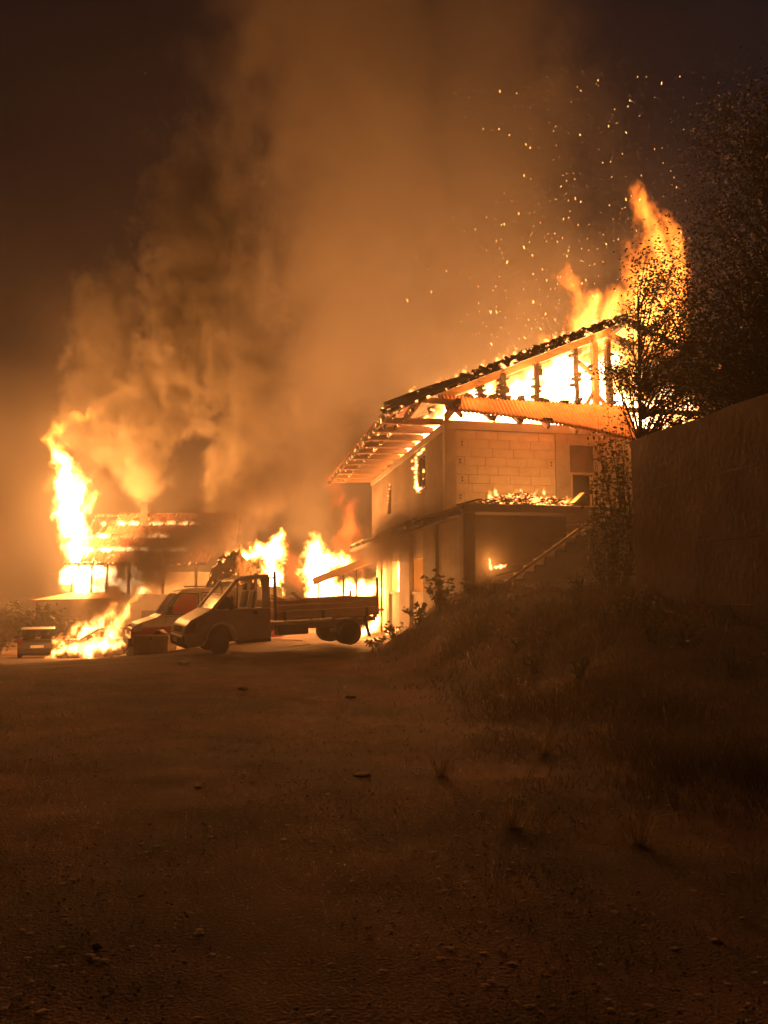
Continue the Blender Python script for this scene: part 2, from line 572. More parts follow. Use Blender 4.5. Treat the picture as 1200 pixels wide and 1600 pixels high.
    MB().bar((-1.05, ya - 0.1, 3.27), (-1.05, yb + 0.35, 3.22), 0.10, 0.12, jit=0.12, seg=16).build('canopy_beam', M['char'], h)
    for k in range(7):   # splintered board ends sticking up over the near edge
        x = -0.2 + k * 0.13
        MB().bar((x, -1.5 + random.uniform(-.2, .2), 3.76), (x + 0.55, -1.9 + random.uniform(-.15, .2), 3.86 + random.uniform(0, .08)), 0.09, 0.02, jit=0.3, seg=3).build('splintered_board', M['char'], h)

    # ---- roof: eave on the left, gable verge to the front
    ez, ex, slope = 6.33, -1.77, 0.433
    rz = lambda x: ez + (x - ex) * slope
    # outer slope: tiles left on the eave strip
    m = MB()
    ncol, nrow = 60, 5
    y0, y1 = -1.2, 12.6
    rows = []
    for r in range(nrow + 1):
        x = ex - 0.05 + r * 0.34
        row = []
        for c in range(ncol * 2 + 1):
            y = y0 + (y1 - y0) * c / (ncol * 2)
            z = rz(x) + 0.12 + (0.035 if c % 2 else 0.0) + 0.02 * noise.noise(Vector((x, y, 0)))
            row.append(m.bm.verts.new((x, y, z)))
        rows.append(row)
    for r in range(nrow):
        for c in range(ncol * 2):
            yy = y0 + (y1 - y0) * c / (ncol * 2)
            if noise.noise(Vector((r * 0.9, yy * 0.7, 3))) > 0.34:
                continue
            m.bm.faces.new((rows[r][c], rows[r][c + 1], rows[r + 1][c + 1], rows[r + 1][c]))
    o = link('eave_tiles', m.mesh('eave_tiles'), h, M['hottile'])
    sd = o.modifiers.new('thick', 'SOLIDIFY')
    sd.thickness = 0.025
    o['kind'] = 'stuff'
    o['label'] = 'glowing clay tiles left along the left eave'
    # fascia boards in steps along the eave
    MB().bar((ex, -1.2, ez - 0.02), (ex, 12.6, ez - 0.06), 0.06, 0.16, jit=0.15, seg=30).build('eave_board', M['hotchar'], h)
    MB().bar((ex + 0.62, -1.0, ez + 0.03), (ex + 0.62, 12.5, ez + 0.0), 0.07, 0.10, jit=0.15, seg=30).build('eave_batten', M['hotchar'], h)
    MB().bar((ex + 0.30, -1.0, ez + 0.05), (ex + 0.30, 12.5, ez + 0.02), 0.05, 0.06, jit=0.2, seg=30).build('eave_batten', M['hotchar'], h)
    # rafter tails seen from below, one by one
    for k in range(11):
        y = 0.25 + k * 1.16
        MB().bar((ex + 0.05, y, ez - 0.02), (0.02, y, 6.36), 0.15, 0.16, jit=0.06, seg=3).build('eave_rafter', M['wood'], h)
    # close boarding above the rafter tails, gaps between the boards let the fire through
    for k in range(11):
        if k in (0,):
            continue
        y = 0.25 + k * 1.16
        MB().box((ex + 0.1, y + 0.085, 6.47), (-0.03, y + 1.075, 6.50), jit=0.012).build('soffit_board', M['wood'], h)
    # near bay frame
    MB().bar((ex + 0.75, -1.15, 6.60), (0.0, -0.95, 6.62), 0.10, 0.14).build('outrigger', M['wood'], h)
    MB().bar((ex + 0.72, -1.2, 6.55), (ex + 0.72, 0.3, 6.45), 0.14, 0.16).build('outrigger', M['wood'], h)
    MB().bar((0.05, -1.2, 6.60), (0.05, 0.0, 6.44), 0.14, 0.16).build('outrigger', M['wood'], h)
    # verge rafters
    MB().bar((ex - 0.15, -1.2, rz(ex - 0.15)), (5.05, -1.2, rz(5.05)), 0.10, 0.20, jit=0.10, seg=26).build('verge_rafter', M['hotchar'], h, label='charred verge rafter rising to the gable peak')
    MB().bar((-0.2, -0.2, rz(-0.2) - 0.08), (5.05, -0.2, rz(5.05) - 0.08), 0.14, 0.20, jit=0.08, seg=20).build('gable_rafter', M['wood'], h)
    MB().bar((4.95, -1.2, 9.18), (11.7, -1.2, 6.35), 0.10, 0.20, jit=0.10, seg=20).build('verge_rafter', M['hotchar'], h)
    MB().bar((4.95, -0.2, 9.10), (10.2, -0.2, 6.9), 0.14, 0.20, jit=0.08, seg=20).build('gable_rafter', M['char'], h)
    MB().bar((4.97, -1.25, 9.16), (4.97, 3.4, 9.12), 0.14, 0.20, jit=0.15, seg=12).build('ridge_beam', M['char'], h)
    for k in range(6):
        y = 1.4 + 1.3 * k
        xt = 2.6 + random.uniform(-0.9, 1.8)
        MB().bar((-0.1, y, rz(-0.1) - 0.1), (xt, y, rz(xt) - 0.1), 0.12, 0.17, jit=0.15, seg=8).build('burnt_rafter', M['hotchar'], h)
    # crust of burnt roofing lying on the verge
    m = MB()
    for k in range(420):
        x = -1.85 + 6.5 * (k / 420) + random.uniform(-.1, .1)
        y = -1.28 + random.uniform(0, 0.75)
        s = random.uniform(0.03, 0.11)
        rot = Matrix.Rotation(random.uniform(-.6, .6), 3, 'Y') @ Matrix.Rotation(random.uniform(-.6, .6), 3, 'X')
        z = rz(x) + 0.08 + random.uniform(0, 0.05)
        m.box((x - s, y - s * .7, z - 0.03), (x + s, y + s * .7, z + random.uniform(.01, .05)), rot, jit=0.02)
    m.build('roof_crust', M['hotchar'], h, kind='stuff', label='crust of charred roofing glowing on the verge')
    # thicker charred nose at the lower end
    m = MB()
    m.tube([(ex - 0.2, -1.3, rz(ex) + 0.02, 0.10), (ex + 0.5, -1.28, rz(ex + .5) + 0.07, 0.13), (ex + 1.3, -1.26, rz(ex + 1.3) + 0.07, 0.11), (ex + 2.2, -1.25, rz(ex + 2.2) + 0.04, 0.06)], 8)
    m.build('charred_nose', M['char'], h)
    # gable posts, knobbly with char
    for x, zt, w, lumps, braces in ((0.98, 7.5, 0.13, 7, 0), (1.65, 7.86, 0.15, 16, 0), (2.68, 8.2, 0.12, 15, 0), (3.91, 8.78, 0.10, 11, 0), (4.50, 8.85, 0.17, 2, 1), (4.93, 8.95, 0.15, 5, 0)):
        o = MB().bar((x + 0.02, -0.2, 6.92), (x, -0.2, zt), w, w, jit=0.18, seg=9).build('gable_post', M['char'] if not braces else M['wood'], h)
        if lumps:
            m = MB()
            for k in range(lumps):
                z = 6.98 + (zt - 7.1) * random.random() ** 1.2
                s = random.uniform(0.03, 0.075)
                sx = random.choice((-1, 1)) * (w / 2 + random.uniform(0, 0.06))
                m.box((x + sx - s * 1.3, -0.26, z - s * .55), (x + sx + s * 1.3, -0.12, z + s * .55), Matrix.Rotation(random.uniform(-.5, .5), 3, 'Y'), jit=0.02)
            m.build('char_scale', M['char'], o, kind='stuff')
    MB().bar((4.05, -0.16, 8.2), (4.48, -0.16, 7.85), 0.09, 0.10).build('brace', M['wood'], h)
    MB().bar((4.50, -0.16, 7.35), (4.86, -0.16, 6.95), 0.08, 0.09).build('brace', M['wood'], h)
    MB().bar((4.46, -0.16, 7.35), (4.22, -0.16, 6.95), 0.08, 0.09).build('brace', M['wood'], h)
    MB().bar((-0.1, -0.18, 6.86), (9.9, -0.18, 6.86), 0.12, 0.13, jit=0.1, seg=24).build('tie_beam', M['char'], h)
    for k in range(9):   # scraps on the tie beam
        x = 0.5 + k * 0.42 + random.uniform(-.15, .15)
        s = random.uniform(.07, .15)
        MB().box((x - s, -0.36, 6.94), (x + s, -0.22, 6.99 + random.uniform(.02, .10)), Matrix.Rotation(random.uniform(-.5, .5), 3, 'Y'), jit=0.03).build('charred_scrap', M['char'], h)

    # pent roof of ribbed tiles over the front, sagging to the right
    def pent(u, v):   # u 0..1 along, v 0 top ..1 bottom
        x = -0.12 + 5.45 * u - 0.15 * v * (1 - u) + 0.10 * v * u
        z_top = 6.98 - 0.03 * u
        z_bot = 6.36 - 0.28 * u - 0.42 * u ** 2.6
        yy = -0.27 - 0.82 * v
        z = z_top + (z_bot - z_top) * v - 0.05 * math.sin(v * math.pi) * u
        return Vector((x, yy, z))
    m = MB()
    nu, nv = 50 * 5, 6
    g = []
    for j in range(nv + 1):
        row = []
        for i in range(nu + 1):
            p = pent(i / nu, j / nv)
            rib = 0.048 * (0.5 + 0.5 * math.cos(i / nu * 50 * 2 * math.pi))
            step = 0.012 * ((j % 2))
            p += Vector((0, -0.35, 0.93)) * (rib + step + 0.012 * noise.noise(p * 3))
            row.append(m.bm.verts.new(p))
        g.append(row)
    for j in range(nv):
        for i in range(nu):
            m.bm.faces.new((g[j][i], g[j][i + 1], g[j + 1][i + 1], g[j + 1][i]))
    o = link('pent_roof_tiles', m.mesh('pent_roof_tiles', True), h, M['tile'])
    sd = o.modifiers.new('thick', 'SOLIDIFY')
    sd.thickness = 0.03
    o['kind'] = 'stuff'
    o['label'] = 'sagging strip of ribbed clay tiles above the front wall'
    for k in range(7):
        u = 0.08 + k * 0.145
        a, b = pent(u, 0.05), pent(u, 1.0)
        MB().bar((a.x, -0.05, a.z - 0.30), (b.x, b.y + 0.08, b.z - 0.09), 0.08, 0.11).build('pent_rafter', M['wood'], h)
    for k in (1.05, 1.85, 2.65):
        MB().prism([(k - 0.14, 6.30), (k + 0.14, 6.30), (k + 0.06, 6.12)], -1.05, -0.97).build('rafter_foot', M['char'], h)

    # outside stair rising to the terrace, each step its own piece
    n = 11
    for i in range(n):
        f = i / n
        x = 0.72 + f * 3.0
        z = 1.70 + f * 1.98
        MB().box((x, -2.55, z - 0.06), (x + 0.31, -1.80, z + 0.0), jit=0.008).build('step', M['concrete'], h)
        MB().box((x + 0.27, -2.50, z - 0.0), (x + 0.295, -1.85, z + 0.118)).build('riser', M['sootwall'], h)
    prof = [(0.75, 1.0), (3.95, 1.0), (3.95, 3.45), (3.72, 3.45)]
    for i in range(n - 1, -1, -1):
        f = i / n
        x, z = 0.72 + f * 3.0, 1.70 + f * 1.98
        prof += [(x + 0.27, z - 0.065), (x + 0.02, z - 0.065)]
    m = MB()
    m.prism(prof, -2.48, -2.26)
    m.build('stair_wall', M['block'], h, label='pale wall carrying the outside stair')
    MB().bar((0.62, -2.62, 1.68), (3.9, -2.62, 3.92), 0.07, 0.07, jit=0.1, seg=12).build('hand_rail', M['palewood'], h)
    for k in range(4):
        f = 0.08 + k * 0.28
        MB().bar((0.62 + 3.28 * f, -2.57, 1.5 + 2.24 * f), (0.62 + 3.28 * f, -2.57, 1.68 + 2.24 * f), 0.05, 0.05).build('baluster', M['wood'], h)
    for k in range(7):   # loose laths caught on the stair
        f = 0.1 + 0.11 * k
        x, z = 0.72 + f * 3.0, 1.74 + f * 1.98
        a = random.uniform(-.25, .3)
        MB().bar((x - 0.3, -2.0 + random.uniform(-.4, .2), z + 0.02), (x + 0.28, -2.3 + random.uniform(-.2, .2), z + 0.10 + a * .3), 0.05, 0.02).build('loose_lath', M['wood'], h)


build_house()

# heap burning on the terrace
def build_heap():
    t = empty('burning_debris_heap', H(1.9, -1.0, 3.8), (0, 0, HA), 'low heap of glowing broken boards burning on the terrace', 'debris heap')
    m = MB()
    for k in range(170):
        x = random.gauss(0, 0.62)
        if abs(x) > 1.25:
            continue
        hgt = 0.34 * max(0.15, 1 - (x / 1.25) ** 2)
        y, z = random.uniform(-0.5, 0.35), random.uniform(0.02, hgt)
        a, ti = random.uniform(-.7, .7), random.uniform(-.25, .25)
        L = random.uniform(0.14, 0.36)
        d = Vector((math.cos(a), math.sin(a), ti)) * L
        m.bar(Vector((x, y, z)) - d, Vector((x, y, z)) + d, 0.07, 0.03, jit=0.2, seg=2)
    m.build('glowing_boards', M['emberwood'], t, kind='stuff')
    for k in range(5):
        x = -1.0 + k * 0.5
        MB().bar((x, -0.55, 0.05), (x + 0.5, -0.45, 0.16 + .05 * (k % 2)), 0.08, 0.03, jit=0.2, seg=3).build('board', M['char'], t)
    MB().bar((1.15, -0.4, 0.05), (1.62, -0.2, 0.42), 0.16, 0.03).build('leaning_plank', M['palewood'], t)


build_heap()

# ------------------------------------------------------------------ vehicles
def wheel(name, parent, x, y, z, r, w, m_rim, flat=0.0):
    t = MB()
    t.lathe([(r * 0.60, -w / 2), (r * 0.93, -w / 2), (r, -w * 0.36), (r, w * 0.36), (r * 0.93, w / 2), (r * 0.60, w / 2)], 'y', 26)
    ty = t.build(name, M['black'], parent, smooth=False)
    ty.location = (x, y, z)
    rm = MB()
    rm.lathe([(r * 0.62, -w * 0.30), (r * 0.62, w * 0.40), (r * 0.54, w * 0.44), (r * 0.50, w * 0.20), (r * 0.22, w * 0.12), (r * 0.20, w * 0.30), (r * 0.05, w * 0.32)], 'y', 22)
    rm.build('rim', m_rim, ty)
    for k in range(5):
        a = k * 2 * math.pi / 5
        n = MB()
        n.lathe([(0.018, w * 0.10), (0.018, w * 0.24)], 'y', 6, (math.cos(a) * r * .34, 0, math.sin(a) * r * .34))
        n.build('wheel_nut', M['steel'], ty)
    return ty


def arch(cx, cz, r, a0=180, a1=0, n=10):
    return [(cx + r * math.cos(R(a0 + (a1 - a0) * i / n)), cz + r * math.sin(R(a0 + (a1 - a0) * i / n))) for i in range(n + 1)]


def make_truck():
    loc = Vector((-2.9, 21.25, 0.0))
    head = math.atan2(-2.5, -5.46)
    t = empty('flatbed_truck', loc, (0, R(2.3), head), 'white dropside flatbed truck standing in front of the burning house', 'truck')
    tp = lambda x, z: 1.0 - 0.055 * max(0.0, z - 1.0) - 0.05 * max(0, x - 2.4)
    hw = 0.99
    # cab, lower body with the wheel arch cut out
    prof = [(0.56, 0.30), (1.62, 0.28)] + arch(2.10, 0.36, 0.44, 190, -8)[1:-1] + [(2.62, 0.26), (3.08, 0.22), (3.20, 0.32), (3.22, 0.60), (3.14, 0.80), (2.98, 0.93), (2.68, 1.06), (2.36, 1.20), (2.05, 1.16), (0.56, 1.17)]
    b = MB().prism(prof, -hw, hw, tp).build('cab_body', M['white'], t, bevel=0.035)
    # roof
    MB().prism([(1.66, 1.90), (1.52, 1.985), (1.10, 2.04), (0.62, 2.06), (0.56, 2.02), (0.56, 1.94), (1.55, 1.90)], -hw * .99, hw * .99, tp).build('cab_roof', M['white'], t, bevel=0.03)
    for s in (-1, 1):
        y0, y1 = s * hw * 0.975, s * hw * 0.935
        MB().bar((2.34, y0, 1.17), (1.58, y1, 1.94), 0.07, 0.10).build('windscreen_pillar', M['white'], t, bevel=0.01)
        MB().prism([(0.56, 1.16), (0.84, 1.16), (0.80, 1.60), (0.86, 1.93), (0.56, 1.96)], s * hw * 0.955, s * hw * 0.90, None).build('rear_pillar', M['white'], t, bevel=0.01)
        MB().bar((1.62, y0, 1.17), (1.56, y1, 1.92), 0.045, 0.05).build('window_post', M['plastic'], t)
        # door skin, handle, mirror
        d = MB().prism([(0.92, 0.36), (1.52, 0.36), (1.66, 0.72), (1.94, 0.94), (1.98, 1.15), (0.88, 1.16)], s * (hw - 0.002), s * (hw + 0.010), None).build('door', M['white'], t, bevel=0.006)
        MB().box((0.93, s * hw + (0.012 if s > 0 else -0.04), 0.99), (1.05, s * hw + (0.04 if s > 0 else -0.012), 1.10)).build('handle', M['plastic'], d, bevel=0.008)
        MB().prism([(1.62, 1.175), (2.30, 1.185), (1.98, 1.50), (1.90, 1.50)], s * 0.957, s * 0.975, None).build('mirror_panel', M['plastic'], t)
        MB().box((1.76, s * 1.12 - 0.09, 1.16), (1.90, s * 1.12 + 0.09, 1.50)).build('mirror', M['plastic'], t, bevel=0.03)
        MB().poly([(0.84, s * .945, 1.18), (2.02, s * .945, 1.18), (1.60, s * .93, 1.91), (0.86, s * .93, 1.91)]).build('side_window', M['glass'], t)
        # wheel arch lip
        pts = [(x, s * (hw + 0.005), z, 0.035) for x, z in arch(2.10, 0.36, 0.46, 178, 5)]
        MB().tube(pts, 6).build('wheel_arch', M['white'], t)
        MB().prism([(2.86, 0.62), (3.16, 0.60), (3.12, 0.78), (2.84, 0.90)], s * 0.88, s * 0.972, None).build('headlight', M['lampglass'], t, bevel=0.01)
        MB().bar((1.66, s * .985, 0.30), (0.58, s * .985, 0.31), 0.03, 0.10).build('sill_trim', M['plastic'], t)
    MB().poly([(2.33, -0.92, 1.185), (2.33, 0.92, 1.185), (1.62, 0.86, 1.91), (1.62, -0.86, 1.91)]).build('windscreen', M['glass'], t)
    fb = MB()
    fb.prism([(3.06, 0.20), (3.25, 0.26), (3.27, 0.50), (3.20, 0.58), (3.06, 0.58)], -0.95, 0.95).build('bumper', M['plastic'], t, bevel=0.03)
    for z in (0.64, 0.70, 0.76):
        MB().box((3.17, -0.5, z - .018), (3.225, 0.5, z + .018)).build('grille_bar', M['plastic'], t)
    MB().box((3.268, -0.26, 0.36), (3.28, 0.26, 0.47)).build('number_plate', M['white'], t)
    MB().prism([(2.30, 1.20), (2.10, 1.24), (1.95, 1.17), (2.2, 1.12)], -0.85, 0.85).build('dashboard', M['plastic'], t)
    for y in (-0.45, 0.45):
        MB().prism([(1.0, 0.95), (1.15, 0.95), (0.98, 1.62), (0.86, 1.62)], y - 0.24, y + 0.24).build('seat_back', M['plastic'], t, bevel=0.04)
        MB().prism([(0.90, 1.64), (1.00, 1.64), (0.96, 1.84), (0.88, 1.84)], y - 0.13, y + 0.13).build('headrest', M['plastic'], t, bevel=0.03)
    MB().tube([(1.62 + .06 * math.sin(a), 0.45 + .19 * math.cos(a), 1.28 + .18 * math.sin(a), 0.016) for a in [k * math.pi / 8 for k in range(17)]], 6).build('steering_wheel', M['plastic'], t)
    # chassis
    for y in (-0.42, 0.42):
        MB().box((-2.45, y - 0.05, 0.50), (0.6, y + 0.05, 0.68)).build('chassis_rail', M['steel'], t)
    MB().box((-0.55, 0.50, 0.38), (0.35, 0.86, 0.66)).build('fuel_tank', M['plastic'], t, bevel=0.05)
    MB().box((-2.52, -0.95, 0.62), (-2.44, 0.95, 0.76)).build('rear_crossmember', M['steel'], t)
    # load bed
    MB().box((-2.55, -1.05, 0.80), (0.42, 1.05, 0.87)).build('bed_floor', M['bedsteel'], t)
    for s in (-1, 1):
        for k, (z0, z1) in enumerate(((0.875, 1.04), (1.05, 1.20), (1.21, 1.335))):
            m = MB().box((-2.52, s * 1.055 - 0.018, z0), (0.40, s * 1.055 + 0.018, z1))
            m.build('side_board', M['bedsteel'], t, bevel=0.012)
        for x in (-2.2, -0.9, 0.2):
            MB().box((x - 0.035, s * 1.055 + s * 0.019 - 0.012, 0.78), (x + 0.035, s * 1.055 + s * 0.019 + 0.012, 1.02)).build('hinge', M['steel'], t)
        MB().bar((-2.55, s * 1.04, 0.8), (-2.57, s * 1.04, 1.86 if s > 0 else 1.5), 0.06, 0.06).build('corner_post', M['steel'], t)
        MB().bar((0.44, s * 1.0, 0.8), (0.44, s * 1.0, 2.12), 0.07, 0.07).build('headboard_post', M['steel'], t)
        MB().box((-2.6, s * 0.78 - 0.12, 0.70), (-2.56, s * 0.78 + 0.12, 0.80)).build('tail_lamp', M['redlamp'], t)
    for k in range(4):
        z = 0.98 + 0.24 * k
        if k < 2:
            MB().box((0.41, -1.0, z - 0.10), (0.45, 1.0, z + 0.10)).build('headboard_slat', M['bedsteel'], t)
    MB().bar((0.44, -1.0, 1.95), (0.44, 1.0, 1.95), 0.05, 0.05).build('headboard_rail', M['steel'], t)
    MB().box((-2.56, -1.05, 0.87), (-2.52, 1.05, 1.32)).build('tailboard', M['bedsteel'], t)
    # roof beacons / rack stubs
    for x in (0.75, 0.95, 1.35):
        MB().tube([(x, 0.3, 2.04, 0.022), (x, 0.3, 2.15, 0.018)], 6).build('roof_stub', M['steel'], t)
    # mudguard brackets and flaps
    for s in (-1, 1):
        MB().bar((-1.22, s * 1.0, 0.80), (-1.28, s * 1.02, 0.40), 0.05, 0.10).build('mudguard_stay', M['steel'], t)
        MB().bar((-2.14, s * 1.0, 0.80), (-2.28, s * 1.02, 0.22), 0.04, 0.16).build('mud_flap', M['black'], t)
        MB().bar((-1.22, s * 1.0, 0.79), (-2.14, s * 1.0, 0.79), 0.06, 0.04).build('mudguard_stay', M['steel'], t)
    for s in (-1, 1):
        wheel('wheel', t, -1.72, s * 0.90, 0.345, 0.345, 0.20, M['steel'])
        wheel('wheel', t, -1.72, s * 0.64, 0.345, 0.345, 0.20, M['steel'])
        wheel('wheel', t, 2.10, s * 0.74, 0.25, 0.25, 0.18, M['burnt'])
    MB().tube([(-1.72, -0.9, .34, .06), (-1.72, 0.9, .34, .06)], 8).build('axle', M['steel'], t)
    MB().box((1.55, -0.55, 0.30), (2.65, 0.55, 0.95)).build('engine_bay', M['black'], t)
    sq = lambda x: x if x < 0.56 else 0.56 + (x - 0.56) * 0.87
    for c in list(t.children_recursive):
        if c.location.length > 0.01:
            c.location.x = sq(c.location.x)
        elif c.parent == t:
            for v in c.data.vertices:
                v.co.x = sq(v.co.x)
    return t


truck = make_truck()

tq = empty('plank_load', truck.matrix_basis @ Vector((-1.0, 0, 0.9)), truck.rotation_euler[:], 'few bent planks lying in the bed of the flatbed truck', 'planks')
for k, (a, b_) in enumerate((((-0.9, -0.3, 0.02), (1.25, -0.5, 0.50)), ((-0.2, 0.1, 0.02), (1.30, 0.2, 0.56)), ((0.3, -0.1, 0.30), (0.75, 0.4, 0.62)))):
    MB().bar(a, b_, 0.12, 0.03, jit=0.1, seg=4).build('plank', M['wood'], tq)


def make_van():
    head = math.atan2(-2.4, -5.46)
    h = Vector((math.cos(head), math.sin(head), 0))
    loc = Vector((-8.25, 24.3, -0.33)) - h * 2.45
    t = empty('panel_van', loc, (0, R(1.5), head), 'white van with dark red lower body parked behind the flatbed truck', 'van')
    hw = 0.96
    tp = lambda x, z: 1.0 - 0.06 * max(0.0, z - 1.0) - 0.06 * max(0, x - 1.8)
    low = [(-2.45, 0.30), (-1.85, 0.30)] + arch(-1.45, 0.33, 0.38, 185, -5)[1:-1] + [(-1.0, 0.28), (1.05, 0.28)] + arch(1.50, 0.33, 0.40, 185, -5)[1:-1] + [(1.95, 0.24), (2.42, 0.24), (2.48, 0.40), (2.46, 0.74), (2.40, 0.80), (-2.47, 0.80)]
    MB().prism(low, -hw, hw, tp).build('lower_body', M['red'], t, bevel=0.03, label='dark red lower half of the van')
    up = [(-2.46, 0.805), (2.36, 0.805), (2.28, 0.93), (1.72, 1.10), (1.60, 1.16), (1.56, 1.17), (1.02, 1.86), (0.88, 1.95), (0.2, 2.01), (-1.2, 2.03), (-2.35, 2.0), (-2.44, 1.9)]
    MB().prism(up, -hw * .995, hw * .995, tp).build('upper_body', M['white'], t, bevel=0.03)
    for s in (-1, 1):
        q = lambda x, z: (x, s * (hw * .995 * tp(x, z) + 0.006), z)
        # cab window, second window
        MB().poly([q(1.42, 1.20), q(0.56, 1.19), q(0.56, 1.78), q(0.98, 1.78)]).build('cab_window', M['darkglass'], t) if False else None
        w = MB()
        w.poly([q(1.28, 1.22), q(0.44, 1.20), q(0.44, 1.78), q(0.95, 1.80)])
        w.build('cab_window', M['redreflection'], t, label='cab window with a red fire reflection in its colour')
        f = MB()
        pts = [q(1.40, 1.19), q(0.39, 1.165), q(0.39, 1.82), q(0.97, 1.84), q(1.40, 1.19)]
        for a, b_ in zip(pts, pts[1:]):
            f.bar(a, b_, 0.03, 0.035)
        f.build('window_frame', M['plastic'], t)
        MB().poly([q(0.22, 1.20), q(-0.75, 1.19), q(-0.75, 1.80), q(0.22, 1.80)]).build('side_window', M['redreflection'] if s > 0 else M['darkglass'], t)  # painted red reflection on the near side only
        f = MB()
        pts = [q(0.27, 1.165), q(-0.80, 1.155), q(-0.80, 1.85), q(0.27, 1.85), q(0.27, 1.165)]
        for a, b_ in zip(pts, pts[1:]):
            f.bar(a, b_, 0.03, 0.035)
        f.build('window_frame', M['plastic'], t)
        f = MB()
        pts = [q(1.44, .90), q(1.40, 1.13), q(0.33, 1.12), q(0.33, 0.83)]
        for a, b_ in zip(pts, pts[1:]):
            f.bar(a, b_, 0.012, 0.012)
        f.build('door_seam', M['plastic'], t)
        MB().box((1.22, s * 1.06 - .07, 1.18), (1.34, s * 1.06 + .07, 1.44)).build('mirror', M['plastic'], t, bevel=0.02)
        MB().box((0.42, s * hw * .995 + (0.0 if s > 0 else -0.03), 1.00), (0.56, s * hw * .995 + (0.03 if s > 0 else 0.0), 1.05)).build('door_handle', M['plastic'], t)
        MB().prism([(2.14, 0.70), (2.445, 0.68), (2.40, 0.86), (2.12, 0.94)], s * 0.70, s * 0.945, None).build('headlight', M['lampglass'], t, bevel=0.01)
        wheel('wheel', t, 1.50, s * 0.84, 0.31, 0.31, 0.19, M['steel'])
        wheel('wheel', t, -1.45, s * 0.84, 0.31, 0.31, 0.19, M['steel'])
    # windscreen with surround
    a0, a1 = (1.545, 1.20), (1.045, 1.84)
    off = 0.012
    MB().poly([(a0[0] + off, -0.88, a0[1] + off), (a0[0] + off, 0.88, a0[1] + off), (a1[0] + off, 0.83, a1[1] + off), (a1[0] + off, -0.83, a1[1] + off)]).build('windscreen', M['darkglass'], t)
    for y in (-.35, .3):
        MB().bar((a0[0] + .03, y, a0[1] + .02), (a0[0] - .2, y + .35, a0[1] + .28), 0.02, 0.02).build('wiper', M['plastic'], t)
    MB().prism([(2.36, 0.22), (2.54, 0.26), (2.54, 0.48), (2.38, 0.50)], -0.92, 0.92).build('bumper', M['plastic'], t, bevel=0.03)
    for z in (0.60, 0.66, 0.72):
        MB().box((2.45, -0.5, z - .015), (2.485, 0.5, z + .015)).build('grille_bar', M['plastic'], t)
    for y in (-0.7, 0.7):
        MB().bar((-2.2, y, 2.06), (0.6, y, 2.06), 0.04, 0.04).build('roof_rail', M['steel'], t)
    MB().bar((-0.4, -.8, 2.09), (-0.4, .8, 2.09), 0.05, 0.04).build('roof_bar', M['steel'], t)
    return t


make_van()


